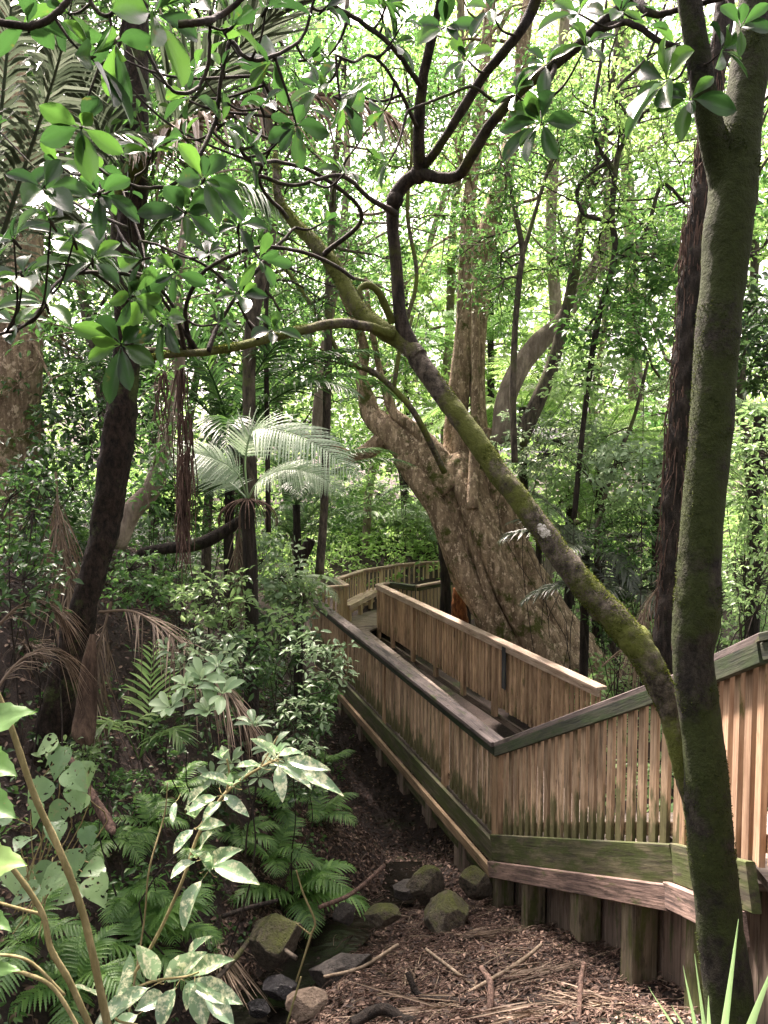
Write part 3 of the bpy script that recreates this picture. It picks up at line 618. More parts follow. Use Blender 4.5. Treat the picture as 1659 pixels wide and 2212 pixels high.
# --- foreground: right mossy trunk with a fork
mt = tree('mossy_tree', 'dark mossy forked trunk standing in front of the stair railing at the right', 'tree', [
 [(1590, 2420, 3.1, 120), (1580, 2212, 3.15, 112), (1555, 2000, 3.2, 104), (1535, 1820, 3.22, 100), (1518, 1600, 3.25, 92), (1498, 1430, 3.28, 90), (1505, 1330, 3.28, 100), (1512, 1200, 3.3, 90), (1530, 1000, 3.32, 88), (1545, 800, 3.35, 90), (1560, 620, 3.38, 94), (1578, 450, 3.4, 104), (1590, 330, 3.42, 96), (1612, 200, 3.44, 84), (1630, 60, 3.46, 78), (1645, -80, 3.48, 70)],
 [(1580, 470, 3.4, 80), (1560, 380, 3.4, 66), (1535, 280, 3.38, 56), (1515, 160, 3.36, 52), (1497, 50, 3.34, 50), (1480, -60, 3.32, 48)],
], 'mossy', seg=40, rough=.07, dens=24, scale=.98, moss=(30000, .011, .05))
# --- leaning mossy tree reaching across the picture
LEAN = {
 'main': [(1580, 2180, 3.42, 70), (1545, 1980, 3.4, 72), (1512, 1800, 3.42, 66), (1478, 1660, 3.46, 64), (1445, 1540, 3.5, 66), (1400, 1430, 3.56, 80), (1345, 1350, 3.62, 84), (1290, 1290, 3.7, 78), (1235, 1225, 3.78, 72), (1150, 1115, 3.9, 62), (1075, 1015, 4.0, 58), (1010, 925, 4.1, 58), (940, 830, 4.2, 56), (895, 768, 4.28, 54), (868, 742, 4.32, 50)],
 'second stem': [(1535, 1800, 3.52, 30), (1500, 1650, 3.56, 32), (1470, 1540, 3.6, 30), (1430, 1450, 3.64, 30), (1390, 1400, 3.66, 26)],
 'dark': [(900, 775, 4.27, 40), (876, 725, 4.3, 44), (866, 680, 4.3, 40), (858, 590, 4.3, 36), (853, 500, 4.28, 34), (853, 440, 4.26, 38), (875, 398, 4.24, 42), (908, 372, 4.2, 40)],
 'a1': [(905, 375, 4.2, 30), (903, 290, 4.1, 30), (912, 190, 4.0, 28), (925, 100, 3.9, 24), (945, 20, 3.8, 20), (960, -60, 3.7, 18)],
 'a2': [(908, 368, 4.2, 24), (950, 310, 4.1, 22), (1005, 225, 4.0, 24), (1060, 140, 3.9, 24), (1120, 70, 3.8, 24), (1150, 20, 3.8, 28), (1175, -50, 3.7, 20)],
 'a3': [(895, 372, 4.2, 30), (950, 382, 4.15, 30), (990, 376, 4.1, 28), (1015, 335, 4.0, 28), (1060, 262, 3.9, 26), (1120, 200, 3.8, 26), (1200, 135, 3.7, 26), (1290, 65, 3.6, 26), (1370, -10, 3.5, 24)],
 'b': [(905, 775, 4.26, 50), (868, 742, 4.32, 50), (822, 708, 4.38, 46), (782, 675, 4.44, 42), (745, 618, 4.5, 40), (704, 556, 4.55, 38), (655, 505, 4.6, 34), (620, 465, 4.62, 26), (602, 420, 4.65, 20), (596, 330, 4.7, 12)],
 'c': [(850, 728, 4.3, 30), (810, 712, 4.25, 26), (750, 702, 4.1, 26), (690, 708, 4.0, 25), (630, 722, 3.9, 25), (560, 738, 3.75, 23), (500, 752, 3.6, 21), (440, 762, 3.5, 20), (375, 767, 3.4, 18), (330, 775, 3.35, 14)],
 'curl': [(850, 700, 4.3, 20), (832, 660, 4.25, 20), (815, 630, 4.2, 18), (795, 618, 4.18, 18), (778, 630, 4.16, 14), (785, 650, 4.15, 8)],
}
TW = [  # twigs, (u, v, y, width)
 [(425, 760, 3.5, 14), (385, 700, 3.4, 10), (345, 640, 3.3, 9), (310, 590, 3.2, 8), (285, 540, 3.1, 8), (282, 470, 3.0, 7), (300, 400, 2.9, 5)],
 [(410, 762, 3.5, 12), (340, 700, 3.3, 9), (270, 650, 3.2, 8), (200, 600, 3.0, 8), (110, 575, 2.8, 7), (30, 600, 2.7, 6)],
 [(400, 764, 3.45, 11), (385, 690, 3.3, 8), (340, 620, 3.2, 8), (250, 590, 3.0, 8), (140, 600, 2.8, 7), (60, 700, 2.6, 7), (-20, 725, 2.5, 6)],
 [(450, 760, 3.5, 12), (480, 690, 3.6, 9), (540, 600, 3.6, 9), (600, 530, 3.7, 9), (640, 490, 3.8, 6)],
 [(415, 762, 3.5, 12), (400, 680, 3.4, 9), (430, 600, 3.3, 8), (520, 545, 3.3, 8), (600, 535, 3.4, 8), (700, 565, 3.6, 8), (760, 600, 4.0, 8)],
 [(560, 736, 3.75, 10), (540, 700, 3.6, 8), (480, 600, 3.4, 7), (380, 545, 3.2, 7), (300, 520, 3.0, 6)],
 [(620, 470, 4.5, 11), (560, 395, 4.0, 9), (590, 300, 3.6, 8), (575, 200, 3.3, 8), (510, 110, 3.0, 9), (470, 60, 2.8, 8)],
 [(700, 550, 4.5, 11), (780, 470, 4.1, 9), (690, 380, 3.8, 9), (600, 350, 3.5, 8), (540, 350, 3.2, 8), (500, 290, 3.0, 7)],
 [(855, 460, 4.25, 14), (800, 430, 4.0, 10), (740, 380, 3.6, 9), (640, 400, 3.4, 8), (560, 380, 3.2, 8)],
 [(912, 190, 4.0, 14), (850, 110, 3.7, 11), (790, 60, 3.4, 10), (730, 20, 3.2, 9), (690, -30, 3., 8)],
 [(905, 280, 4.1, 12), (850, 180, 3.6, 9), (800, 120, 3.3, 8), (760, 130, 3.1, 7), (720, 115, 3.0, 6)],
 [(495, 90, 2.8, 9), (478, 170, 2.8, 9), (465, 260, 2.8, 10), (430, 350, 2.7, 10), (390, 395, 2.7, 9), (330, 408, 2.7, 8), (260, 390, 2.7, 7), (200, 350, 2.7, 6)],
 [(-20, 45, 2.3, 14), (45, 62, 2.3, 14), (95, 50, 2.3, 13), (135, 10, 2.3, 12), (150, -40, 2.3, 11)],
 [(180, -20, 2.4, 9), (205, 20, 2.4, 9), (240, 30, 2.4, 9), (285, -20, 2.4, 8)],
 [(385, 52, 2.3, 15), (430, 50, 2.3, 15), (480, 30, 2.4, 13), (530, -10, 2.4, 11)],
 [(310, 95, 2.5, 8), (345, 165, 2.5, 8), (385, 202, 2.5, 9), (425, 180, 2.6, 9), (440, 120, 2.6, 9), (445, 20, 2.6, 8)],
 [(500, 90, 2.8, 10), (540, 125, 2.8, 10), (600, 110, 2.9, 9), (650, 70, 3, 8), (680, -20, 3, 8)],
 [(190, 130, 2.5, 7), (240, 130, 2.5, 8), (262, 75, 2.5, 8), (270, -10, 2.5, 8)],
 [(1290, 65, 3.6, 16), (1360, 45, 3.5, 13), (1430, 85, 3.45, 12), (1500, 110, 3.4, 12)],
 [(1200, 135, 3.7, 12), (1180, 190, 3.6, 9), (1165, 240, 3.5, 8)],
 [(1110, 205, 3.8, 10), (1070, 220, 3.7, 8), (1020, 190, 3.6, 7), (960, 210, 3.6, 7), (880, 240, 3.5, 6)],
 [(1370, -10, 3.5, 20), (1400, 25, 3.4, 15), (1450, 20, 3.4, 12), (1560, -20, 3.3, 10)],
]
lt = thing('leaning_tree', 'slender mossy tree leaning left across the boardwalk, with broad glossy leaves', 'tree', D(1545, 2100, 3.42))
wb = MB(); ub = MB(); net = []; LR = {}
for k, q in LEAN.items():
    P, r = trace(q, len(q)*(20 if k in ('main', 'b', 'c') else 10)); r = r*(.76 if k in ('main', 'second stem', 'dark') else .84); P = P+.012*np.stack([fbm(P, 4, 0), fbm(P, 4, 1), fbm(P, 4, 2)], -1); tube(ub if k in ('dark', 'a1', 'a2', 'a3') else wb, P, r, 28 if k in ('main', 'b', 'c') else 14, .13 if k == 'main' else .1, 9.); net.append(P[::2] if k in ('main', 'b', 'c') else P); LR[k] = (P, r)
# knots
for (u, v, y, w_) in [(1296, 1312, 3.7, 56), (1262, 1284, 3.75, 32), (1378, 1385, 3.61, 64), (905, 375, 4.2, 38), (853, 432, 4.25, 37)]:
    c = D(u, v, y); rr = w_*y/F/2*1.04; tube(wb if v > 500 else ub, [c-(0, 0, rr), c-(0, 0, rr*.5), c, c+(0, 0, rr*.5), c+(0, 0, rr)], np.array([.4, .86, 1, .86, .4])*rr, 12, .12, 14)
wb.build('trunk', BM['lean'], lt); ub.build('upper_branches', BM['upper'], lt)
mm = MB()
for k, n_, cv in (('main', 26000, .0), ('c', 7000, .1), ('b', 6000, .2), ('dark', 3000, .35), ('a3', 3000, .3)):
    q = moss_on(*LR[k], n_, .011, cv); mm.V += q.V; mm.F += [f+mm.n for f in q.F]; mm.A += q.A; mm.n += q.n
mm.build('moss', LM['moss'], lt)
# the white lichen patch: a thin crust moulded on the bark
Pm, rm = trace(LEAN['main'], 120); rm = rm*.78
tb = MB(); twig_pts = []
for q in TW:
    P, r = trace(q, len(q)*8); P = P+np.cumsum(rng.normal(size=P.shape), 0)*.0012; tube(tb, P, r*rng.uniform(.85, 1.1), 6, .06, 20); twig_pts.append(P[6:])
net2 = np.vstack(twig_pts+[net[5][30:], net[4][20:], net[3][10:], net[7][20:], net[6][30:]])
ROS = [  # leaf whorls (u, v, leaves, leaf length in survey units, y)
 (195, 125, 7, 112, 2.35), (60, 55, 4, 90, 2.35), (330, 30, 6, 110, 2.4), (250, 90, 4, 100, 2.4), (175, 275, 5, 95, 2.45), (110, 480, 6, 92, 2.3), (215, 420, 5, 78, 2.6),
 (95, 410, 5, 88, 2.3), (440, 390, 6, 90, 2.6), (480, 270, 5, 70, 2.8), (565, 235, 4, 74, 2.8), (640, 270, 6, 60, 3.), (735, 215, 7, 72, 3.), (535, 320, 5, 78, 2.8), (400, 460, 6, 88, 2.65),
 (50, 600, 5, 84, 2.4), (200, 565, 5, 74, 2.8), (285, 640, 6, 80, 3.), (262, 745, 8, 84, 3.1), (360, 690, 6, 70, 3.2), (470, 700, 5, 66, 3.4), (450, 550, 6, 66, 3.), (560, 560, 4, 54, 3.3),
 (590, 715, 5, 56, 3.5), (745, 375, 6, 64, 3.3), (840, 350, 5, 54, 3.4), (515, 490, 6, 68, 3.), (100, 660, 4, 78, 2.5), (850, 95, 6, 84, 3.3), (500, 60, 6, 92, 2.6), (420, 15, 6, 100, 2.5),
 (575, 20, 6, 100, 2.7), (690, 190, 5, 66, 3.1), (310, 560, 5, 70, 3.), (160, 520, 5, 74, 2.5), (660, 130, 5, 70, 3.), (330, 330, 4, 76, 2.8), (30, 520, 4, 92, 2.25), (130, 360, 4, 88, 2.5),
 (1170, 265, 8, 76, 3.4), (1115, 205, 7, 70, 3.5), (1265, 100, 7, 64, 3.3), (1440, 175, 6, 96, 3.3), (1490, 215, 5, 90, 3.2), (1250, 30, 6, 70, 3.3), (1340, 25, 5, 66, 3.3), (1560, 110, 5, 70, 3.2), (1400, 60, 5, 60, 3.5), (1180, 140, 5, 68, 3.5), (1600, 60, 4, 70, 3.1),
 (1010, 130, 5, 60, 3.8), (960, 60, 5, 66, 3.7), (830, 240, 5, 56, 3.6), (700, 480, 4, 46, 3.9), (1060, 20, 5, 64, 3.6), (590, 130, 5, 76, 2.9), (380, 590, 5, 62, 3.1), (520, 640, 5, 56, 3.4), (150, 30, 5, 100, 2.5), (480, 150, 4, 84, 2.8), (700, 20, 5, 80, 3.0), (30, 700, 4, 60, 2.6), (400, 300, 4, 76, 2.8),
]
for k in range(20):
    u_ = rng.uniform(-10, 900); ROS.append((u_, rng.uniform(-10, 560-u_*.42), rng.integers(4, 7), rng.uniform(42, 74), rng.uniform(2.9, 3.8)))
lb = MB()
for (u, v, n, px, y) in ROS:
    c = D(u, v, y); d2 = ((net2-c)**2).sum(1); q = net2[d2.argmin()]; d = c-q; L = np.linalg.norm(d)
    mid = (c+q)/2+np.array((0, 0, -.12*min(L, .6)))+rng.normal(size=3)*.03*L; Q = spline([q, mid, c], 12)
    tube(tb, Q, np.linspace(.0055, .0032, 12)*y/2.8, 6, .05, 30)
    L_ = px*y/F*1.02*rng.uniform(.85, 1.2)
    axis = nrm(nrm(c-mid)*.8+np.array((rng.normal()*.5, -.35+rng.normal()*.4, .5)))
    rosette(lb, c, axis, n, L_, .46, 1.25, T_OBO, .22); rosette(lb, c, axis, 2, L_*.7, .42, .8, T_OBO, .1)
    if y < 3.05: tube(tb, [c-axis*.03, c, c+axis*.02], [.004, .006, .002], 6)
tb.build('twigs', BM['twig'], lt); lb.build('foliage', LM['karaka'], lt)
pb = MB()
for k in range(3):
    pass
lic, t_, p_, N_, L_l = newmat('lichen'); L_l(ramp(t_, [(.42, (.16, .15, .11)), (.5, (.5, .48, .43)), (.62, (.72, .7, .66))], noise(t_, 45, 5, rough=.7)), p_.inputs['Base Color']); lic.node_tree.nodes['Principled BSDF'].inputs['Base Color'].default_value = (.62, .6, .55, 1); lic.node_tree.nodes['Principled BSDF'].inputs['Roughness'].default_value = .95
i0 = int(np.argmin([abs(p[0]-D(1172, 1140, 3.87)[0])+abs(p[2]-D(1172, 1140, 3.87)[2]) for p in Pm])); Tn = nrm(Pm[i0+1]-Pm[i0-1]); vw = nrm(-Pm[i0]); B_ = nrm(np.cross(Tn, vw)); 
V = []; nn_ = 15
for a in np.linspace(-1, 1, nn_):
    for b in np.linspace(-1, 1, nn_):
        rr = rm[i0]*1.075; R_ = max(abs(a), abs(b)); s__ = R_/max(math.hypot(a, b), 1e-6); a_, b_ = a*s__, b*s__; wv = 1+.09*math.sin(math.atan2(b, a)*3+1)+.05*math.sin(math.atan2(b, a)*8); V.append(Pm[i0]+Tn*a_*.052*wv+(vw*math.cos(b_*.62*wv)+B_*math.sin(b_*.62*wv))*(rr-.007*R_**4))
i = np.arange(nn_-1)[:, None]*nn_+np.arange(nn_-1)[None]; m_ = MB(); m_.add(np.array(V), np.stack([i, i+1, i+nn_+1, i+nn_], -1).reshape(-1, 4))
o = m_.build('lichen_patch', lic, lt); sm = o.modifiers.new('s', 'SOLIDIFY'); sm.thickness = .004

# --- dark trunk at the left
tree('dark_trunk', 'thick black brown rough trunk leaning up the left bank in front of the palms', 'tree', [
 [(50, 1760, 6.9, 112), (88, 1650, 6.95, 86), (122, 1556, 7.0, 76), (150, 1430, 7.0, 68), (184, 1306, 7.0, 56), (206, 1220, 7.05, 55), (224, 1156, 7.1, 57), (241, 1053, 7.1, 62), (260, 903, 7.1, 66), (272, 760, 7.15, 60), (275, 620, 7.15, 56), (284, 480, 7.2, 54), (292, 300, 7.2, 52), (294, 120, 7.2, 50), (296, -80, 7.2, 48)]], 'darkbrown', seg=36, rough=.16, dens=18, scale=1.0, moss=(5000, .02, .35))
# --- fibrous black tree fern trunk at the right
tree('shaggy_tree', 'black tree fern trunk shaggy with reddish fibres behind the mossy trunk', 'tree', [
 [(1435, 1520, 9.6, 66), (1440, 1400, 9.6, 60), (1452, 1250, 9.6, 56), (1460, 1100, 9.6, 60), (1468, 950, 9.6, 62), (1478, 820, 9.6, 56), (1488, 680, 9.6, 54), (1502, 520, 9.6, 56), (1520, 380, 9.6, 50), (1540, 220, 9.6, 46), (1560, 60, 9.6, 44), (1572, -90, 9.6, 42)]], 'dark', seg=36, rough=.22, dens=18, scale=.92)
ft = bpy.data.objects['shaggy_tree']; fb = MB(); Pf, rf = trace([(1440, 1400, 9.6, 60), (1452, 1250, 9.6, 56), (1460, 1100, 9.6, 60), (1468, 950, 9.6, 62), (1478, 820, 9.6, 56), (1488, 680, 9.6, 54), (1502, 520, 9.6, 56), (1520, 380, 9.6, 50), (1540, 220, 9.6, 46), (1560, 60, 9.6, 44)], 400)
for k in range(420):
    i = rng.integers(5, 395); a = rng.uniform(1.6, 5.2); p = Pf[i]+np.array((math.cos(a), math.sin(a)*.8, 0))*rf[i]*rng.uniform(.95, 1.12); L = rng.uniform(.15, .7)
    Q = [p, p+np.array((rng.normal()*.02, rng.normal()*.01, -L*.5)), p+np.array((rng.normal()*.05, -.01, -L))]; tube(fb, Q, [.007, .008, .003], 4, cap=False)
fb.build('fibres', BM['hanging'], ft)
# --- mid distance trees, traced
cr = lambda **k: dict(dict(nb=10, L=1.8, t0=.5, leaf=.095, k=12, sub=5, t=T_LEAF), **k)
mids = [
 ('slender_tree', 'curved mottled limb rising right from behind the giant trunk towards the bright gap', 'pale', [[(1085, 960, 15, 50), (1092, 870, 15, 44), (1120, 800, 15, 44), (1165, 740, 15, 42), (1215, 690, 15, 34), (1255, 625, 15, 32), (1285, 580, 15, 30), (1322, 555, 15, 26), (1360, 540, 15, 16), (1420, 500, 15, 10)], [(1285, 580, 15, 26), (1310, 500, 15, 22), (1315, 400, 15, 18), (1345, 300, 15.2, 14), (1380, 150, 15.4, 10)]], cr(nb=8, L=2.2), 'small'),
 ('slender_tree', 'straight grey trunk leaning right beside the curved mottled limb', 'grey', [[(1120, 960, 14, 36), (1160, 870, 14, 34), (1190, 800, 14, 30), (1212, 720, 14, 26), (1235, 620, 14, 24), (1248, 540, 14, 22), (1262, 440, 14, 18), (1300, 300, 14, 15), (1330, 120, 14, 12), (1340, -60, 14, 10)]], cr(nb=12, L=2.), 'bright'),
 ('slender_tree', 'thin dark branching tree in front of the bright gap, right of centre', 'twig', [[(1240, 1120, 12.6, 12), (1262, 900, 12.6, 12), (1290, 700, 12.6, 13), (1328, 552, 12.6, 14), (1322, 470, 12.6, 13), (1329, 370, 12.6, 13), (1340, 320, 12.6, 12), (1370, 265, 12.6, 12), (1420, 225, 12.6, 11), (1460, 195, 12.6, 10), (1500, 150, 12.6, 8)], [(1329, 370, 12.6, 10), (1289, 310, 12.6, 9), (1282, 240, 12.6, 8), (1299, 125, 12.6, 7), (1310, 0, 12.6, 6)], [(1322, 550, 12.6, 10), (1390, 510, 12.6, 9), (1430, 400, 12.6, 8), (1480, 440, 12.6, 6)], [(1322, 480, 12.6, 9), (1260, 460, 12.6, 9), (1250, 400, 12.6, 8), (1310, 350, 12.6, 8)], [(1370, 265, 12.6, 9), (1330, 200, 12.6, 8), (1400, 120, 12.6, 7), (1440, 0, 12.6, 6)], [(1328, 552, 12.6, 10), (1400, 560, 12.6, 8), (1440, 540, 12.6, 7), (1600, 560, 12.6, 7), (1680, 500, 12.6, 6)]], cr(nb=7, L=1.3, t0=.2, leaf=.085, sub=4, k=7, spread=.12), 'bright'),
 ('slender_tree', 'dark thin trunk rising just left of the black forked branch', 'grey', [[(690, 1240, 12, 20), (700, 1100, 12, 18), (704, 960, 12, 18), (708, 800, 12, 18), (710, 650, 12, 17), (716, 500, 12, 16), (722, 380, 12, 14), (740, 200, 12, 12), (750, 0, 12, 10)]], cr(nb=10, L=1.8), 'small'),
 ('slender_tree', 'smooth olive trunk tapering upwards beside the thin dark trunk left of centre', 'pale', [[(685, 960, 14, 28), (690, 860, 14, 24), (700, 760, 14, 20), (715, 660, 14, 20), (732, 590, 14, 20), (740, 500, 14, 16), (750, 380, 14, 14), (745, 180, 14, 12)]], cr(nb=8, L=2.), 'small'),
 ('slender_tree', 'dark trunk standing above the silver fern, widest of the left pair', 'grey', [[(540, 1080, 10.5, 30), (540, 980, 10.5, 30), (538, 860, 10.5, 28), (540, 740, 10.5, 27), (555, 640, 10.5, 28), (575, 560, 10.5, 26), (590, 470, 10.5, 22), (600, 380, 10.5, 18), (580, 250, 10.5, 16), (590, 60, 10.5, 14)]], cr(nb=10, L=1.7), 'small'),
 ('slender_tree', 'very thin straight dark trunk just right of the dark trunk above the silver fern', 'twig', [[(580, 1150, 11, 12), (577, 900, 11, 11), (574, 700, 11, 11), (580, 500, 11, 11), (570, 300, 11, 10), (575, 60, 11, 8)]], cr(nb=10, L=1.3, leaf=.08), 'dark'),
 ('slender_tree', 'bent mossy trunk curving up from the bank right of the thick dark trunk', 'pale', [[(250, 1180, 8.5, 44), (285, 1105, 8.5, 42), (325, 1060, 8.5, 40), (348, 1000, 8.5, 36), (360, 930, 8.5, 32), (375, 860, 8.5, 28), (388, 780, 8.5, 24), (385, 640, 8.5, 20), (400, 480, 8.5, 16), (430, 300, 8.5, 13), (440, 100, 8.5, 10)]], cr(nb=10, L=1.5, t0=.55, leaf=.09), 'small'),
 ('old_tree', 'massive pale flaking trunk at the far left edge behind the palm fronds', 'giant', [[(-20, 1340, 11.5, 180), (10, 1180, 11.5, 150), (20, 1050, 11.5, 130), (28, 920, 11.5, 112), (38, 800, 11.5, 100), (45, 680, 11.5, 90), (55, 560, 11.5, 76), (50, 400, 11.5, 70), (30, 200, 11.5, 60), (10, 0, 11.5, 52)]], cr(nb=14, L=2.2), 'dark'),
 ('slender_tree', 'pale trunk seen through leaves right of the twin uprights near the top', 'pale', [[(1180, 900, 22, 30), (1200, 700, 22, 26), (1190, 500, 22, 24), (1200, 300, 22, 22), (1215, 100, 22, 22), (1230, -80, 22, 18)]], cr(nb=12, L=2.8, leaf=.12), 'bright'),
 ('slender_tree', 'tall pale trunk in the bright gap left of the fibrous black trunk', 'pale', [[(1370, 1000, 24, 32), (1372, 800, 24, 30), (1365, 620, 24, 28), (1360, 450, 24, 26), (1350, 300, 24, 24), (1350, 100, 24, 22), (1340, -80, 24, 18)]], cr(nb=10, L=2.4, leaf=.12), 'bright'),
 ('slender_tree', 'slim double stemmed tree between the giant trunk and the curved mottled limb', 'grey', [[(1112, 1000, 13.2, 14), (1108, 860, 13.2, 14), (1112, 720, 13.2, 13), (1122, 600, 13.2, 13), (1128, 540, 13.2, 12), (1110, 440, 13.2, 10), (1090, 340, 13.2, 8)], [(1126, 560, 13.2, 10), (1150, 480, 13.2, 9), (1180, 380, 13.2, 8), (1230, 250, 13.2, 7)]], cr(nb=8, L=1.3, leaf=.08), 'small'),
 ('slender_tree', 'leaning grey sapling behind the low shrub right of the inner railing', 'grey', [[(1330, 1420, 12.8, 12), (1300, 1300, 12.8, 11), (1290, 1150, 12.8, 10), (1330, 1000, 12.8, 9), (1370, 900, 12.8, 8), (1400, 780, 12.8, 7)]], cr(nb=7, L=.9, leaf=.07, t0=.3), 'soft'),
 ('slender_tree', 'mossy limb arching behind the centre with a few upright shoots', 'lean', [[(960, 1020, 12.5, 14), (900, 900, 12, 13), (850, 840, 12, 13), (800, 800, 12, 13), (740, 780, 12, 12), (720, 740, 12, 10), (660, 640, 12, 9), (600, 560, 12, 7)], [(850, 840, 12, 10), (870, 720, 12, 9), (900, 600, 12, 9), (880, 460, 12, 8), (890, 300, 12, 7), (870, 100, 12, 6)]], cr(nb=8, L=1.4, leaf=.08), 'small'),
]
for nm, lab, bark, limbs, c_, lm in mids: tree(nm, lab, 'tree', limbs, bark, lm=lm, crown=c_, seg=14)

# --- background trees, each its own trunk and crown; the far wood closes the view
def bgtree(u, y, hgt, wpx, bark, lm, label, leaf=.13, nb=22, L=3.0, k=8, t0=.22, lean=0., sub=5, low=False):
    x = (u-829.5)/F*y; zb = float(Gz(x, y)); t = thing('forest_tree', label, 'tree', (x, y, zb), 'trees filling the forest behind the boardwalk')
    wb, lb = MB(), MB(); r0 = wpx*y/F/2
    P = [np.array((x, y, zb-.2))]; d = np.array((lean, rng.normal()*.05, 1.))
    for q in range(8): d = nrm(d+rng.normal(size=3)*.09); d[2] = abs(d[2]); P.append(P[-1]+d*hgt/8)
    P = spline(P, 30); r = np.linspace(r0, r0*.35, 30); tube(wb, P, r, 10, .08, 3.)
    grow(wb, lb, P, r, nb, L, t0, leaf=leaf, k=k, sub=sub, t=T_DIA, asp=.5, spread=.3, drop=.01)
    wb.build('trunk', BM[bark], t); lb.build('crown', LM[lm], t)
kinds = [('grey', 'small', 'mid green'), ('pale', 'bright', 'light yellow green'), ('grey', 'dark', 'dark green')]
BG = [  # u, y, height, width, kind, place
 (100, 15, 13, 30, 2, 'behind the massive pale trunk at the left'), (210, 17, 14, 26, 2, 'between the left edge trunk and the thick dark trunk'), (330, 19, 14, 24, 0, 'behind the bent mossy trunk'), (440, 16, 12, 22, 0, 'behind the hanging seed strings'),
 (640, 19, 14, 24, 0, 'left of the thin dark trunk above the boardwalk'), (520, 22, 15, 22, 2, 'far behind the silver fern'), (790, 26, 15, 20, 1, 'straight behind the far curve of railing'), (880, 30, 15, 20, 0, 'behind the black forked branch'),
 (960, 28, 16, 22, 1, 'just left of the twin uprights, far back'), (1090, 30, 16, 20, 1, 'behind the twin uprights, far back'), (1240, 27, 14, 18, 1, 'behind the curved mottled limb'), (1420, 20, 12, 20, 0, 'left of the fibrous black trunk'),
 (1500, 26, 13, 20, 1, 'behind the fibrous black trunk'), (1620, 17, 12, 26, 0, 'at the right edge behind the mossy trunk'), (1700, 22, 13, 24, 1, 'outside the mossy trunk at the far right'), (20, 21, 14, 26, 2, 'at the left edge, far back'),
 (700, 33, 17, 18, 1, 'deep in the wood left of centre'), (400, 30, 17, 20, 0, 'deep in the wood above the silver fern'), (260, 28, 16, 20, 2, 'deep in the wood behind the thick dark trunk'),
]
for (u, y, h_, w_, kd, pl) in BG:
    b_, l_, c_ = kinds[kd]; bgtree(u, y, h_*1.35, w_, b_, l_, c_+' forest tree '+pl, nb=28, L=3.6 if y > 18 else 2.8, leaf=.125+.0035*y, k=9)
# the far-off wood, one mass
fw = MB(); n = 120000; x = rng.uniform(-34, 34, n); y = rng.uniform(30, 48, n); cz = Gz(x, y)
top = 21+4*np.sin(x*.5)+2*np.sin(x*1.9+y); z = cz+rng.uniform(0, 1, n)**1.25*np.clip(top, 4, 30); keep = (fbm(np.stack([x, y, z], -1), .7) > -.05+.5*np.clip((z-3)/9, 0, 1))
P = np.stack([x, y, z], -1)[keep]; cards(fw, P, rdir(len(P), .6), upn(len(P), .7), rng.uniform(.26, .5, len(P)), rng.uniform(.14, .24, len(P)), T_DIA, np.clip(.5+.5*fbm(P, .6), 0, 1))
tag(fw.build('far_wood', LM['bright'], loc=(0, 38, -3)), 'bright green far-off wood closing the view', 'woodland', kind='stuff')
# ------------------------------------------------------------------ palms, tree ferns
def gp(u, v):
    """where the direction (u, v) first meets the ground"""
    ys = np.linspace(2.2, 60, 2400); P = np.array([D(u, v, 1.)])*ys[:, None]; h = P[:, 2]-Gz(P[:, 0], P[:, 1]); i = int(np.argmax(h < 0)) if (h < 0).any() else 2399
    return P[max(i-1, 0)]
def arch(c, az, el, L, sag=.9, n=9):
    P = [np.asarray(c, float)]; e = el
    for k in range(n):
        d = np.array((math.cos(az)*math.cos(e), math.sin(az)*math.cos(e), math.sin(e))); P.append(P[-1]+d*L/n); e -= sag/n*(.6+1.1*k/n)
    return np.array(P)
def palm(label, c, n, L, lm='palm', lw=.035, ll=.5, el=(.5, 1.3), trunk=True, az=None, nleaf=38, name='nikau_palm', sag=1.3, group=None, droop=.5, r=.07, cat='palm'):
    g = np.array((c[0], c[1], float(Gz(c[0], c[1])))); t = thing(name, label, cat, g, group)
    if trunk and c[2]-g[2] > .12:
        m = MB(); tube(m, spline([g-(0, 0, .1), (g+c)/2+rng.normal(size=3)*.04, c], 14), np.linspace(r*1.2, r, 14), 12, .12, 8); m.build('trunk', BM['dark'], t)
    for k in range(n):
        a = (az if az is not None else 0)+k*2.399+rng.normal()*.1 if az is None else az[k % len(az)]+rng.normal()*.15
        m = MB(); frond(m, m, arch(c, a, rng.uniform(*el), L*rng.uniform(.8, 1.1), sag*rng.uniform(.8, 1.2)), nleaf, ll*rng.uniform(.85, 1.1), lw, .95, droop, r0=.014*L/2)
        m.build('frond', LM[lm], t)
    return t
def treefern(label, c, n, L, lm='fern', el=(.2, .9), trunk=True, az=None, name='tree_fern', lo=False, npin=26, group=None, sag=1.3, cat='fern', wid=.24, r=.06):
    g = np.array((c[0], c[1], float(Gz(c[0], c[1])))); t = thing(name, label, cat, g, group)
    if trunk and c[2]-g[2] > .12:
        m = MB(); tube(m, spline([g-(0, 0, .1), (g+c)/2+rng.normal(size=3)*.04, c], 14), np.linspace(r*1.3, r, 14), 12, .2, 12); m.build('trunk', BM['dark'], t)
    for k in range(n):
        a = k*2.399+rng.normal()*.15 if az is None else az[k % len(az)]+rng.normal()*.15
        m = MB(); l = L*rng.uniform(.8, 1.1); frond(m, m, arch(c, a, rng.uniform(*el), l, sag*rng.uniform(.8, 1.2)), npin, l*wid, 0, 1.25, .25, T_PINNA_LO if lo else (T_PINNA_FINE if lm == 'silver' else T_FERN), r0=.006*L/.8, vee=.1, base=.14, jit=.05)
        m.build('frond', LM[lm], t)
    return t
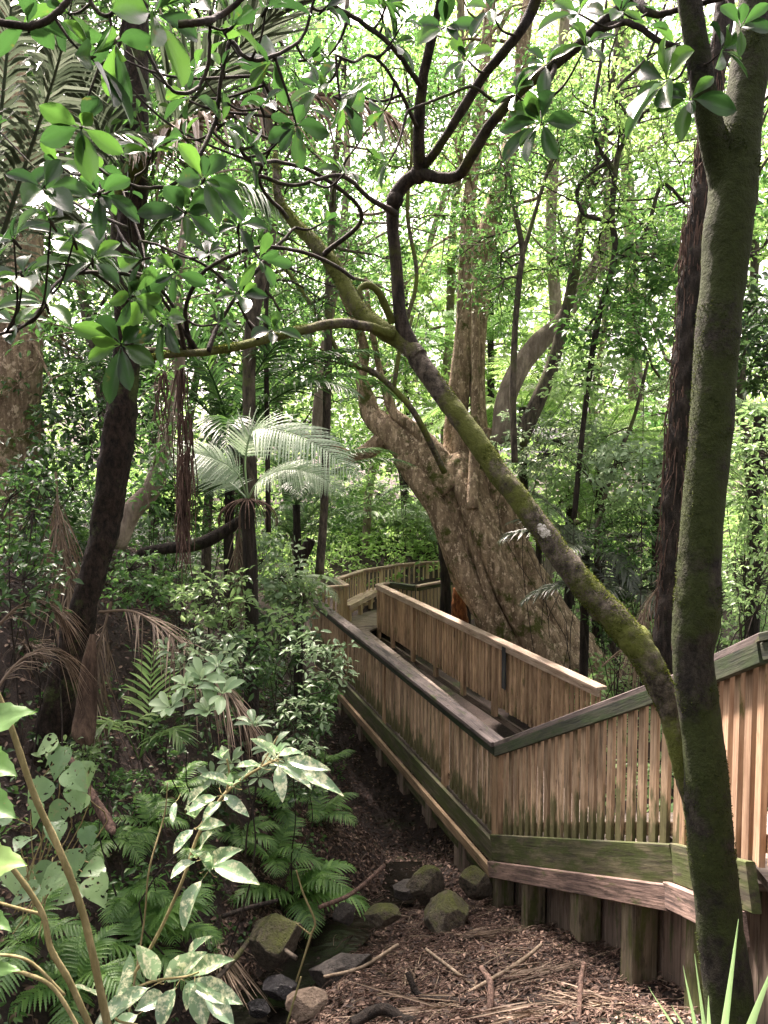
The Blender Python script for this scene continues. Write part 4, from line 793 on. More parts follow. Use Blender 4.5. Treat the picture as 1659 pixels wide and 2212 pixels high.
# silver tree fern, fronds traced
sf = D(535, 1078, 9.2); t = thing('silver_fern', 'silver tree fern holding pale frosted fronds over the left bank', 'fern', (sf[0], sf[1], float(Gz(sf[0], sf[1]))))
m = MB(); g = np.array(t.location); tube(m, spline([g, (g+sf)/2+(.03, 0, 0), sf], 14), np.linspace(.1, .085, 14), 14, .2, 10); m.build('trunk', BM['dark'], t)
m = MB()
for k in range(26):
    a = k*2.4; tube(m, arch(sf, a, -.1, .55, 1.9, 6), np.linspace(.012, .004, 7), 4, cap=False)
m.build('dead_skirt', BM['hanging'], t)
for q, lf in [([(535, 1078, 9.2), (510, 1020, 9.0), (450, 985, 8.8), (380, 978, 8.6), (310, 1000, 8.4)], .42), ([(535, 1078, 9.2), (530, 990, 9.), (550, 930, 8.9), (620, 935, 8.6), (700, 970, 8.3), (785, 1045, 8.1)], .5),
              ([(535, 1078, 9.2), (560, 1040, 9.), (615, 1015, 8.7), (680, 1025, 8.5), (740, 1062, 8.3)], .36), ([(535, 1078, 9.2), (500, 1045, 9.5), (440, 1010, 9.7), (380, 1000, 9.9)], .34)]:
    m = MB(); frond(m, m, [D(*p) for p in q], 54, lf, 0, 1.25, .15, T_SFERN, r0=.013, vee=.02, base=.22, jit=.03, taper=1.0, up=(0, -.8, 1)); m.build('frond', LM['silver'], t)
# nikau palms upper left, fronds traced
t = thing('nikau_palm', 'large palm with grey streaked arching fronds and an olive frond base at the upper left', 'palm', (*D(300, 600, 8.0)[:2], float(Gz(*D(300, 600, 8.0)[:2]))))
for q, ll, lm, dr in [([(285, 640, 7.8), (262, 480, 7.5), (275, 380, 7.2), (330, 310, 6.9), (420, 262, 6.5), (560, 215, 6.1), (700, 205, 5.8), (800, 225, 5.6), (868, 270, 5.5)], .62, 'deadfrond', .9),
                  ([(285, 600, 7.8), (320, 400, 7.4), (400, 240, 7.0), (500, 120, 6.6), (600, 20, 6.2), (640, -60, 6.)], .9, 'palmgrey', .1),
                  ([(285, 600, 7.8), (240, 400, 7.4), (200, 240, 7.0), (150, 120, 6.6), (60, 40, 6.2)], .85, 'palmgrey', .5),
                  ([(285, 620, 7.8), (330, 500, 7.5), (420, 420, 7.3), (520, 400, 7.1), (600, 440, 6.9)], .6, 'palm', .7),
                  ([(280, 620, 7.8), (200, 500, 7.6), (120, 460, 7.4), (40, 500, 7.2), (-20, 600, 7.)], .7, 'palmgrey', .7)]:
    m = MB(); frond(m, m, [D(*p) for p in q], 60, ll, .04, .7, dr, r0=.028, vee=.12, base=.3); m.build('frond', LM[lm], t)
m = MB(); P, r = trace([(280, 650, 7.75, 60), (262, 500, 7.4, 44), (272, 400, 7.15, 40), (325, 318, 6.85, 42), (390, 275, 6.6, 34), (430, 258, 6.45, 12)], 40); tube(m, P, r, 16, .05); m.build('frond_base', BM['lean'], t)
t = thing('nikau_palm', 'palm at the upper left corner with dark midribs and long drooping grey leaflets', 'palm', (*D(-60, 900, 5.6)[:2], float(Gz(*D(-60, 900, 5.6)[:2]))))
for q, ll, lm, dr in [([(-60, 760, 5.6), (-10, 560, 5.4), (40, 400, 5.2), (90, 250, 5.0), (130, 120, 4.8), (160, -20, 4.6)], .62, 'palmgrey', .75), ([(-60, 760, 5.6), (-30, 480, 5.3), (0, 260, 5.0), (20, 60, 4.8), (30, -60, 4.7)], .5, 'palmgrey', .8),
                  ([(-60, 760, 5.6), (40, 620, 5.6), (140, 560, 5.6), (230, 560, 5.6), (300, 620, 5.6)], .5, 'palm', .8), ([(-60, 760, 5.6), (20, 500, 5.7), (120, 380, 5.9), (230, 300, 6.1), (320, 290, 6.3)], .6, 'palmgrey', .7)]:
    m = MB(); frond(m, m, [D(*p) for p in q], 56, ll, .032, .8, dr, r0=.02, vee=.1); m.build('frond', LM[lm], t)
palm('dark leaved palm spreading broad fronds behind the hanging seed strings', D(500, 960, 11.5), 11, 3.0, 'dark', .045, .7, el=(.4, 1.35), nleaf=44)
palm('palm with pale arching fronds behind the far curve of railing', D(850, 1173, 27.5), 11, 3.6, 'pale', .05, .8, nleaf=44, el=(.5, 1.4))
palm('palm with fronds fanning out behind the bench, left of centre', D(770, 1168, 27.5), 10, 3.4, 'palm', .05, .75, nleaf=44, el=(.5, 1.4))
palm('small palm squeezed between the far railing and the giant trunk', D(930, 1168, 27.5), 9, 2.6, 'pale', .05, .6, nleaf=38)
palm('young palm with frosted fronds right of the giant trunk', D(1165, 1130, 17.5), 10, 2.4, 'silver', .04, .5, nleaf=36, el=(.3, 1.2))
palm('strappy grey palm on the ground in front of the fibrous black trunk', D(1340, 1290, 12.5), 11, 1.6, 'palmgrey', .045, .42, nleaf=30, el=(.3, 1.2), trunk=False)
palm('second strappy palm beside the leaning mossy trunk', D(1265, 1200, 13), 10, 1.7, 'palmgrey', .04, .45, nleaf=30, el=(.3, 1.2))
palm('young palm with two frosted fronds behind the silver fern', D(640, 1090, 14), 9, 2.3, 'palm', .04, .5, nleaf=36)
palm('palm in the shade between the thin dark trunk and the boardwalk', D(640, 1170, 17), 9, 2.2, 'palm', .04, .5, nleaf=36)
for (u, v, y, L, lm, lab) in [(1010, 760, 20, 3.0, 'fern', 'tall tree fern showing between the twin uprights'), (1130, 880, 17, 2.6, 'bright', 'bright tree fern under the curved mottled limb'), (1060, 640, 24, 3.2, 'bright', 'bright tree fern high behind the twin uprights'), (1300, 960, 16, 2.4, 'bright', 'bright tree fern right of the straight grey trunk'),
                              (875, 600, 29, 3.6, 'fern', 'tree fern behind the black forked branch'), (1420, 1000, 18, 2.6, 'bright', 'bright tree fern left of the fibrous black trunk'), (1230, 1060, 19, 2.6, 'soft', 'soft green tree fern low behind the leaning mossy trunk'), (960, 900, 28, 3.2, 'fern', 'tree fern left of the twin uprights near eye level'),
                              (1640, 900, 14, 2.2, 'soft', 'tree fern at the right edge beyond the mossy trunk')]:
    treefern(lab, D(u, v, y), 12, L, lm, lo=True, el=(.1, .9), npin=30, r=.1)
for (u, v, n, L, lab, az) in [(640, 1960, 9, .78, 'dark green fern with long arching fronds above the largest mossy rock', None), (590, 1880, 6, .6, 'smaller fern leaning over the fronds of its larger neighbour near the rocks', None), (300, 2080, 9, .62, 'bright fern growing behind the pale foreground stems at the lower left', None), (170, 2150, 8, .55, 'bright fern at the lower left corner beside the thick pale stem', None),
                             (370, 2030, 7, .5, 'small bright fern on bare soil left of the pale rosette leaves', None), (420, 1240, 8, .7, 'fresh green fern below the hanging seed strings', None), (330, 1290, 7, .55, 'fern beside the dark leaning trunk half way up the bank', None), (320, 1800, 7, .4, 'small blue green fern in the middle of the bare bank', None),
                             (415, 1850, 6, .34, 'tiny fern low on the bare bank', None), (690, 1780, 7, .5, 'fern in the dark gully under the boardwalk edge', None), (715, 1660, 6, .5, 'fern hanging beside the near railing above the gully', None), (600, 1760, 7, .5, 'fern just above the arching fern near the rocks', None), (520, 1830, 6, .42, 'fern left of the arching fern near the rocks', None), (60, 2060, 6, .5, 'dark fern at the left edge below the heart shaped leaves', None), (180, 1190, 6, .7, 'feathery fern behind the thick dark trunk', None), (600, 1300, 7, .7, 'fern near the bend of the boardwalk', None), (450, 1700, 6, .42, 'small fern on the bank behind the variegated leaves', None), (380, 1720, 6, .4, 'small fern left of the whorled shrub foot', None), (500, 1550, 6, .45, 'fern in shade under the second whorled shrub', None), (240, 1830, 6, .4, 'fern on the bank below the brown dead stalk', None), (540, 1480, 6, .5, 'dim fern half way down the bank near the boardwalk', None), (270, 1960, 6, .42, 'fern between the heart shaped leaves and the pale stem', None)]:
    c = gp(u, v); treefern(lab, c+np.array((0, 0, .06)), n, L*1.15, 'fern', el=(.35, 1.15), trunk=False, npin=19, name='fern', sag=1.4, wid=.3)
t_ = treefern('frosted fern frond hanging over the bend of the boardwalk', D(640, 1250, 15), 5, 1.1, 'silver', el=(.0, .5), az=[-.2, .2, -.8, .7, 3.], npin=26)
# palmate seedling fan and dead hanging fronds
c = gp(300, 1640); t = thing('young_palm', 'young palm with fan of narrow bright leaflets on the left bank', 'palm', c)
for q, ll in [([(300, 1640, -.6), (320, 1560, -.7), (325, 1480, -.8), (330, 1390, -.9)], .42), ([(300, 1640, -.6), (270, 1580, -.9), (235, 1560, -1.1), (195, 1590, -1.2)], .34), ([(300, 1640, -.6), (330, 1600, -.8), (370, 1575, -1.), (395, 1600, -1.1)], .32), ([(300, 1640, -.6), (340, 1550, -.8), (390, 1490, -1.), (420, 1480, -1.)], .36)]:
    m = MB(); frond(m, m, [D(u, v, c[1]+dy) for u, v, dy in q], 15, ll, .03, 1.0, .25, r0=.006, base=.3, vee=.05); m.build('frond', LM['soft'], t)
def strands(name, label, cat, roots, n, L, mat, rad=.004, spread=.1, wob=.06, out=None, lm=None):
    m = MB(); c0 = np.mean(roots, 0)
    for k in range(n):
        p = np.array(roots[rng.integers(len(roots))])+rng.normal(size=3)*spread*(.6, .6, .3); l = L*rng.uniform(.5, 1.1); d = np.zeros(3) if out is None else np.array(out)*rng.uniform(.3, 1)
        Q = [p, p+d*.4+np.array((0, 0, -l*.25))+rng.normal(size=3)*wob*.5, p+d*.8+np.array((0, 0, -l*.6))+rng.normal(size=3)*wob, p+d+np.array((0, 0, -l))+rng.normal(size=3)*wob]
        tube(m, spline(Q, 8), np.linspace(rad*1.2, rad*.6, 8), 4, cap=False)
    return tag(m.build(name, mat, loc=c0), label, cat)
strands('seed_strings', 'long reddish brown seed strings hanging from the horizontal mossy branch', 'seed strings', [D(392, 800, 3.6), D(400, 900, 3.6), D(396, 980, 3.6)], 40, .62, BM['hanging'], .003, .022, .02)
o = bpy.data.objects['seed_strings']
strands('seed_strings', 'short dense cluster of brown seed strings at the tip of the long strings', 'seed strings', [D(396, 1020, 3.6), D(392, 1080, 3.6)], 44, .32, BM['hanging'], .0035, .018, .012)
strands('seed_strings', 'small wisp of brown seed strings left of the long strings', 'seed strings', [D(350, 810, 3.5)], 14, .25, BM['hanging'], .003, .02, .02)
def deadfrond(label, q, ll, dr=.8, n=46, lw=.013, spread=.5):
    m = MB(); P = [D(*p) for p in q]; frond(m, m, P, n, ll, lw, spread, dr, r0=.014, vee=-.1, jit=.2, base=.15)
    tag(m.build('dead_frond', LM['deadfrond'], loc=P[0]), label, 'dead frond')
yl = 6.4
deadfrond('dead palm frond arching down from the thick dark trunk towards the bright whorled shrub', [(215, 1322, 6.9), (290, 1322, 6.6), (370, 1370, 6.3), (440, 1440, 6.1), (510, 1520, 5.9), (560, 1590, 5.8)], .5, .5, 60)
deadfrond('dead frond hanging straight down left of the thick dark trunk', [(120, 1020, 8), (130, 1140, 7.8), (150, 1260, 7.6), (175, 1380, 7.4)], .5, .9, 60)
deadfrond('dead frond sweeping in from the left edge, upper of two', [(-30, 1380, 6.0), (40, 1310, 6.1), (100, 1300, 6.2), (140, 1340, 6.3)], .42, .7, 30)
deadfrond('dead frond sweeping in from the left edge, lower of two', [(-30, 1520, 5.6), (40, 1430, 5.8), (110, 1400, 6.), (155, 1440, 6.1)], .42, .8, 30)
deadfrond('brown dead frond hanging behind the thick dark trunk', [(240, 1300, 7.6), (215, 1400, 7.4), (205, 1500, 7.2), (200, 1580, 7.)], .35, .8, 50)
deadfrond('dead skirt of leaflets hanging under the silver fern', [(520, 1100, 9.4), (515, 1180, 9.3), (512, 1260, 9.2), (510, 1330, 9.1)], .35, .9, 34)
deadfrond('dead frond lying beside the fibrous black trunk', [(1440, 1250, 10.5), (1400, 1300, 10.5), (1380, 1380, 10.4), (1370, 1450, 10.4)], .5, .9, 50)
deadfrond('pile of dead leaflets behind the near corner of the stair railing', [(1300, 1440, 11), (1350, 1400, 10.9), (1400, 1400, 10.8), (1440, 1440, 10.7)], .4, .7, 50)
for k, (q, lab) in enumerate([([(200, 1370, 6.7, 10), (190, 1440, 6.6, 34), (183, 1530, 6.5, 46), (176, 1590, 6.4, 52), (186, 1612, 6.4, 26)], 'broad brown dead frond sheath hanging below the thick dark trunk')]):
    P = np.array([D(*p[:3]) for p in q]); wd = np.array([p[3]*p[2]/F/2 for p in q]); S = spline(np.column_stack([P, wd]), 24); m = MB(); V = []
    for s_ in S:
        for a in np.linspace(-1, 1, 9): V.append(s_[:3]+np.array((a*s_[3], a*a*s_[3]*.5+.01*math.sin(a*19), .0)))
    i = np.arange(23)[:, None]*9+np.arange(8)[None]; m.add(np.array(V), np.stack([i, i+1, i+10, i+9], -1).reshape(-1, 4), .45)
    o = m.build('dead_sheath', BM['deadwood'], loc=P[0]); sm = o.modifiers.new('s', 'SOLIDIFY'); sm.thickness = .006; tag(o, lab, 'dead frond')
m = MB(); P, r = trace([(300, 1195, 9.6, 22), (360, 1185, 9.6, 24), (430, 1175, 9.6, 26), (490, 1145, 9.6, 24), (540, 1110, 9.6, 20)], 30); tube(m, P, r, 12, .1); tag(m.build('fallen_log', BM['dark'], loc=P[0]), 'dark curved fallen branch lying across the left bank under the silver fern', 'fallen branch')
m = MB(); P, r = trace([(958, 1170, 19, 26), (962, 1240, 19, 22), (964, 1330, 19, 26), (966, 1380, 19, 30)], 30); tube(m, P, r, 14, .14); tag(m.build('burnt_stump', BM['dark'], loc=P[-1]), 'narrow black trunk standing against the left foot of the giant tree', 'stump')
m = MB(); P, r = trace([(990, 1270, 17, 24), (992, 1320, 17, 34), (998, 1400, 17, 40)], 20); tube(m, P, r, 14, .2, 10); tag(m.build('fern_stump', BM['orange'], loc=P[-1]), 'orange brown fibrous fern stump beside the giant trunk', 'stump')
m = MB(); P, r = trace([(640, 1240, 15, 18), (660, 1190, 15, 24), (672, 1165, 15, 22)], 14); tube(m, P, r, 12, .16); tag(m.build('dead_stub', BM['dark'], loc=P[0]), 'short black leaning stub left of the bend of the boardwalk', 'stump')

# ------------------------------------------------------------------ shrubs
def shrub(label, u, v, y, w_, h_, n, leaf, lm, k=7, asp=.5, t=T_LEAF, name='shrub', cat='shrub', group=None, depth=None, ros=False, spread=None, stemr=.006, ground=None, jit=.45):
    c = D(u, v, y); rx, rz_ = w_*y/F/2, h_*y/F/2; ry = depth or rx
    g = ground if ground is not None else np.array((c[0], c[1], min(float(Gz(c[0], c[1])), c[2]-rz_*.6))); th = thing(name, label, cat, g, group)
    C_ = rdir(n, 1.)*rng.uniform(.25, 1, (n, 1))**.5*np.array((rx, ry, rz_))+c; C_[:, 2] = np.maximum(C_[:, 2], Gz(C_[:, 0], C_[:, 1])+.04)
    wb, lb = MB(), MB(); ns = max(2, n//28); hubs = c+rdir(ns, 1)*np.array((rx, ry, rz_))*.4
    for h in hubs: tube(wb, spline([g+rng.normal(size=3)*(.03, .03, 0), g*.65+h*.35+rng.normal(size=3)*.07*np.linalg.norm(h-g), g*.3+h*.7+rng.normal(size=3)*.07*np.linalg.norm(h-g), h], 12), np.linspace(stemr*1.4, stemr*.7, 12), 5, cap=False)
    for p in C_:
        h = hubs[((hubs-p)**2).sum(1).argmin()]; tube(wb, spline([h, (h+p)/2+rng.normal(size=3)*.03, p], 5), np.linspace(stemr*.6, stemr*.3, 5), 4, cap=False)
    if ros:
        for p in C_: rosette(lb, p, nrm((p-c)*.6+np.array((0, -.3, .8))*max(rx, .2)), k, leaf, asp, 1.1, t if t is not T_LEAF else T_OVAL, .12)
    else: clusters(lb, C_, k, spread or leaf*1.4, leaf, asp, t, .5, jit)
    wb.build('stems', BM['twig'], th); lb.build('leaves', LM[lm], th); return th
SH = [  # label, u, v, y, w, h, centres, leaf, material, k
 ('fine leaved pale shrub right of the giant trunk, behind the leaning mossy trunk', 1190, 960, 14, 300, 170, 190, .095, 'pale', 8),
 ('fine leaved shrub below the pale one, beside the giant trunk', 1230, 1110, 15.5, 180, 150, 100, .09, 'soft', 8),
 ('loose shrub with frosted leaves reaching towards the fibrous black trunk', 1370, 1010, 12, 200, 170, 90, .12, 'pale', 7),
 ('broad leaved shrub high left of the fibrous black trunk', 1330, 700, 12.5, 240, 180, 80, .13, 'small', 8),
 ('soft green leafy branch below the high broad leaved shrub', 1280, 820, 12.5, 220, 140, 60, .12, 'soft', 8),
 ('mid green leafy crown in front of the bright gap, upper right', 1400, 560, 12, 180, 160, 60, .12, 'small', 8),
 ('broad leaved shrub at the right edge behind the mossy trunk', 1640, 720, 9, 160, 260, 90, .12, 'glossy', 8),
 ('soft leaved shrub at the right edge at eye level', 1630, 1010, 8, 180, 260, 110, .075, 'soft', 8),
 ('low feathery shrub at the right edge above the handrail', 1630, 1230, 8, 180, 220, 110, .06, 'soft', 8),
 ('low shrub between the leaning mossy trunk and the fibrous black trunk', 1370, 1160, 12, 200, 180, 100, .075, 'small', 8),
 ('weedy seedlings a little right of the foot of the giant trunk', 1330, 1310, 12.5, 110, 120, 40, .08, 'soft', 6),
 ('dark low shrub behind the stair corner', 1330, 1330, 12.5, 160, 120, 60, .09, 'glossy', 7),
 ('bright shrub far behind the curved mottled limb', 1180, 820, 20, 260, 200, 130, .16, 'bright', 8),
 ('bright understory bush between the giant trunk and the fibrous trunk, far back', 1330, 1080, 19, 320, 240, 150, .15, 'bright', 8),
 ('bright understory bush far back left of the giant limb', 880, 880, 24, 300, 260, 150, .17, 'bright', 8),
 ('bright bush far behind the thin dark trunk', 640, 880, 22, 260, 220, 130, .16, 'bright', 8),
 ('green bush behind the palms left of the bench', 700, 1060, 22, 220, 200, 110, .14, 'small', 8),
 ('green bush under the curling limb of the giant tree', 860, 1050, 24, 240, 180, 110, .15, 'soft', 8),
 ('dark bush in the shade left of the bench', 640, 1130, 18, 240, 160, 110, .12, 'small', 8),
 ('small leaved bush on the bank behind the silver fern', 450, 1080, 12, 260, 180, 120, .09, 'small', 8),
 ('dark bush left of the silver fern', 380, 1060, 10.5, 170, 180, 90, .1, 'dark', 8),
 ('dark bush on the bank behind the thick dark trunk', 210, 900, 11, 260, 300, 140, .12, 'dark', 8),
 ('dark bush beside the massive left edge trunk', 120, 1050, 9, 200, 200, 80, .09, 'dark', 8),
 ('sprawling seedlings at the left edge of the bank', 40, 1120, 6.5, 170, 260, 50, .07, 'small', 6),
 ('leafy weeds at the left edge below the massive trunk', 60, 1260, 6.2, 200, 180, 50, .07, 'dark', 6),
 ('bush of rounded frosted leaves beside the bend of the boardwalk', 590, 1225, 11.5, 150, 180, 80, .11, 'pale', 6),
 ('small leaved bush spilling towards the bend of the boardwalk', 640, 1290, 11.5, 130, 90, 60, .09, 'soft', 6),
 ('small weeds on the bank below the fallen branch', 460, 1290, 8.5, 200, 120, 70, .09, 'soft', 5),
 ('creeping weeds between the fern and the dark leaning trunk', 300, 1250, 7.8, 160, 130, 70, .07, 'small', 6),
 ('thin leaved climber draped over the dead frond', 440, 1420, 6.2, 190, 130, 60, .065, 'pale', 5),
 ('tall dark bush in the shade above the bank, left of the hanging strings', 330, 720, 12, 300, 300, 140, .12, 'dark', 8),
 ('undergrowth above the far railing, left part', 820, 1150, 27, 200, 110, 80, .14, 'small', 8),
 ('undergrowth right behind the far railing', 930, 1140, 26, 140, 130, 70, .14, 'soft', 8),
 ('dark understory bush at the left edge, mid height', 40, 780, 14, 240, 360, 140, .14, 'dark', 8),
 ('dark bush below the bend of the boardwalk', 600, 1370, 10.5, 170, 150, 80, .09, 'dark', 6),
 ('bush of seedlings on the steep dark bank under the dead frond', 420, 1540, 7.2, 240, 160, 34, .07, 'dark', 6),
 ('weedy seedlings on the bare bank left of centre', 250, 1720, 6.2, 220, 120, 26, .055, 'small', 5),
 ('weeds hanging over the dark edge of the gully beside the near railing', 660, 1560, 9.0, 120, 110, 50, .08, 'dark', 6),
 ('ferny weeds on the gully edge below the small leaved sapling', 640, 1680, 7.6, 130, 120, 60, .06, 'dark', 6),
 ('dark seedlings hanging into the gully by the first pile', 690, 1500, 10.2, 90, 90, 40, .08, 'small', 6),
 ('tangle of dark leaves in the middle of the bank', 520, 1440, 8.0, 170, 150, 80, .07, 'dark', 6),
 ('leafy sprigs at the foot of the thick dark trunk', 160, 1640, 6.4, 120, 90, 40, .07, 'soft', 5),
]
for (lab, u, v, y, w_, h_, n, leaf, lm, k) in SH: shrub(lab, u, v, y, w_, h_, n, leaf, lm, k)
# slender whorled shrubs, every whorl placed
def whorls(name, label, pts, y, base, lm, asp, leaf, n=7, t=T_OVAL, open_=1.05, group=None, cat='shrub', stem='twig', sr=.006):
    b = D(*base) if len(base) == 3 else gp(*base); th = thing(name, label, cat, b, group); wb, lb = MB(), MB(); hub = None; prev = []
    for (u, v, px) in sorted(pts, key=lambda q: -q[1]):
        yy = y+rng.uniform(-.12, .12); c = D(u, v, yy)
        src = b if not prev else min(prev+[b], key=lambda q: np.linalg.norm(q-c)+(.5 if q is b else 0))
        tube(wb, spline([src, (src+c)/2+np.array((rng.normal()*.02, 0, -.03)), c], 10), np.linspace(sr, sr*.55, 10), 6, cap=False); prev.append(c)
        L = px*yy/F; ax = nrm(np.array((rng.normal()*.3, -.45+rng.normal()*.2, 1.)))
        if t is T_LEAF:
            cc = c+rng.normal(size=(5, 3))*L*.8
            for q in cc: tube(wb, [c, (c+q)/2+(0, 0, -.005), q], [sr*.4, sr*.3, sr*.2], 4, cap=False)
            clusters(lb, cc, 5, L*.5, L*.75, asp, t, .35, .5); continue
        rosette(lb, c, ax, n, L, asp, open_, t, .12); rosette(lb, c, ax, 3, L*.5, asp*.8, .5, t, 0, a=1.)
    wb.build('stems', BM[stem], th); lb.build('leaves', LM[lm], th)
whorls('whorled_shrub', 'shrub with large whorls of grey green paddle leaves in the middle of the bank', [(435, 1470, 60), (480, 1500, 56), (370, 1530, 54), (450, 1540, 50), (400, 1480, 44), (470, 1440, 36)], 4.6, (455, 1700, 5.0), 'pale', .4, .2, 8, T_OBO)
whorls('whorled_shrub', 'shrub with whorls of long grey green leaves right of its larger neighbour', [(550, 1570, 52), (590, 1620, 62), (500, 1650, 50), (620, 1660, 50), (560, 1680, 44), (460, 1680, 40)], 4.5, (530, 1850, 4.8), 'pale', .34, .2, 8, T_OBO)
whorls('leafy_sapling', 'thin sapling with small pointed leaves in front of the long near railing', [(700, 1405, 26), (725, 1395, 24), (680, 1425, 24), (740, 1440, 24), (655, 1390, 22), (700, 1450, 22), (745, 1455, 22), (670, 1500, 24), (645, 1530, 24), (690, 1530, 22), (720, 1465, 20), (630, 1560, 22), (640, 1620, 22), (665, 1620, 20), (660, 1590, 20), (690, 1390, 22), (715, 1420, 22), (650, 1410, 20)], 6.6, (640, 1740, 6.9), 'pale', .42, .1, 8, T_LEAF, 1.1)
whorls('leafy_sapling', 'thin sapling with pale small leaves beside the bend of the boardwalk', [(620, 1330, 24), (650, 1350, 24), (580, 1330, 26), (560, 1380, 26), (600, 1390, 24), (640, 1400, 22), (540, 1350, 24), (500, 1330, 24)], 8.8, (600, 1480, 9.2), 'soft', .45, .1, 8, T_LEAF, 1.1)
whorls('leafy_weed', 'small weed with pointed leaves on the bare bank', [(330, 1890, 34), (345, 1860, 24)], 5.2, (335, 1930), 'small', .4, .1, 7, T_LEAF, 1.)
# variegated foreground shrub
AU = [([(180, 2300, 2.5, 9), (260, 2150, 2.5, 8), (335, 2030, 2.5, 8), (395, 1900, 2.5, 7), (430, 1800, 2.55, 7), (490, 1710, 2.6, 7), (560, 1660, 2.65, 6), (600, 1640, 2.7, 5)],)]
aub = D(200, 2330, 2.5); au = thing('variegated_shrub', 'foreground shrub with cream blotched toothed leaves along a thin yellow green stem', 'shrub', aub)
wb, lb = MB(), MB()
for q in [[(150, 2330, 2.5, 9), (260, 2150, 2.5, 8), (335, 2030, 2.5, 8), (395, 1900, 2.5, 7), (430, 1800, 2.55, 7), (490, 1710, 2.6, 7), (560, 1660, 2.65, 6), (600, 1640, 2.7, 5)], [(260, 2150, 2.5, 6), (330, 2120, 2.45, 6), (400, 2110, 2.4, 5), (430, 2100, 2.4, 4)], [(490, 1710, 2.6, 5), (495, 1670, 2.6, 4), (490, 1640, 2.6, 4)], [(260, 2150, 2.5, 6), (250, 2200, 2.4, 6), (300, 2215, 2.35, 5)], [(560, 1660, 2.65, 4), (590, 1610, 2.65, 4), (600, 1590, 2.65, 3)]]:
    P, r = trace(q, len(q)*8); tube(wb, P, r, 8, .05, 20)
LV = [(440, 1895, 385, 1995, 60), (455, 1870, 548, 1890, 52), (440, 1880, 500, 1825, 46), (425, 1860, 372, 1880, 40), (430, 1850, 440, 1790, 44), (420, 1790, 375, 1830, 34), (425, 1790, 470, 1770, 34), (400, 1750, 430, 1690, 34), (470, 1720, 410, 1740, 34), (480, 1715, 530, 1750, 30), (505, 1700, 450, 1660, 34), (520, 1690, 545, 1640, 30), (570, 1660, 520, 1640, 34), (590, 1650, 670, 1680, 42), (600, 1645, 735, 1690, 46), (600, 1650, 610, 1720, 36), (590, 1640, 640, 1610, 32), (610, 1640, 700, 1650, 34), (380, 1730, 370, 1770, 20), (600, 1640, 560, 1590, 30),
      (330, 2130, 200, 2200, 60), (340, 2120, 310, 2050, 52), (350, 2120, 420, 2060, 54), (400, 2110, 480, 2060, 50), (400, 2120, 510, 2150, 56), (380, 2130, 340, 2212, 56), (420, 2120, 440, 2212, 56), (250, 2160, 290, 2080, 40), (240, 2180, 180, 2100, 36), (300, 2190, 240, 2230, 50), (430, 2110, 400, 2170, 46), (440, 2140, 500, 2200, 50), (395, 2090, 430, 2010, 40), (360, 2150, 300, 2170, 50), (455, 1885, 420, 1810, 40), (480, 1730, 440, 1760, 30)]
for (u0, v0, u1, v1, wd) in LV:
    yy = 2.48+rng.uniform(-.06, .06); a, b = D(u0, v0, yy), D(u1, v1, yy-.08); L = np.linalg.norm(b-a)
    cards(lb, a, b-a, np.array((rng.normal()*.3, -.55+rng.normal()*.2, .9)), L*1.04, wd*yy/F*.82, T_OVAL, None, .05)
    tube(wb, spline([a+(b-a)*.02, a-(b-a)*.12+np.array((0, .02, -.01)), a-(b-a)*.25+np.array((0, .04, -.01))], 5), .0014, 4, cap=False)
for p in [(455, 1880), (425, 1855), (500, 1700), (600, 1630), (400, 2100), (480, 1640), (420, 1770)]: rosette(lb, D(*p, 2.46), (0, -.4, 1), 4, .05, .4, .5, T_OVAL, 0, a=1.)
wb.build('stems', BM['stem'], au); lb.build('leaves', LM['aucuba'], au)
# pale bare stems, lower left
for q, lab, cat_ in [([[(-30, 1440, 2.2, 10), (20, 1560, 2.2, 13), (75, 1720, 2.2, 14), (130, 1840, 2.2, 15), (175, 1960, 2.2, 16), (200, 2060, 2.2, 17), (225, 2180, 2.2, 18), (250, 2300, 2.2, 18)]], 'thickest smooth yellow green stem crossing the lower left corner', 'stem'),
                [[[(-30, 1820, 2.1, 9), (30, 1880, 2.1, 11), (90, 1970, 2.1, 12), (110, 2050, 2.1, 13), (150, 2120, 2.1, 14), (200, 2230, 2.1, 14)], [(90, 1975, 2.1, 8), (50, 1965, 2.1, 7), (-20, 1945, 2.1, 6)]], 'jointed pale brown stem at the left edge, left of the yellow green one', 'stem'],
                [[[(-30, 2085, 2.0, 8), (60, 2105, 2.0, 9), (120, 2140, 2.0, 9), (180, 2240, 2.0, 9)], [(-30, 2060, 2.05, 6), (60, 2075, 2.05, 7), (140, 2150, 2.05, 7)]], 'pair of low pale twigs in the bottom left corner', 'stem'],
                [[[(270, 2240, 2.9, 5), (310, 2000, 3.0, 4), (322, 1880, 3.0, 4), (355, 1760, 3.1, 3), (362, 1690, 3.1, 2)]], 'hair thin reddish stem standing upright on the lower left bank', 'stem'],
                [[[(640, 2120, 4.2, 4), (672, 2020, 4.2, 5), (680, 1990, 4.2, 5), (655, 1930, 4.2, 4), (640, 1880, 4.2, 3)], [(672, 2020, 4.2, 4), (640, 1995, 4.2, 3)], [(650, 2110, 4.2, 4), (620, 2212, 4.2, 5)]], 'kinked dry twig standing before the largest mossy rock', 'twig']]:
    m = MB()
    for l in q:
        P, r = trace(l, len(l)*8); tube(m, P, r*(1+.12*np.maximum(0, np.sin(np.arange(len(r))*1.1))**6), 10, .04, 20)
    tag(m.build('bare_stem', BM['stem'], loc=P[0]), lab, cat_)
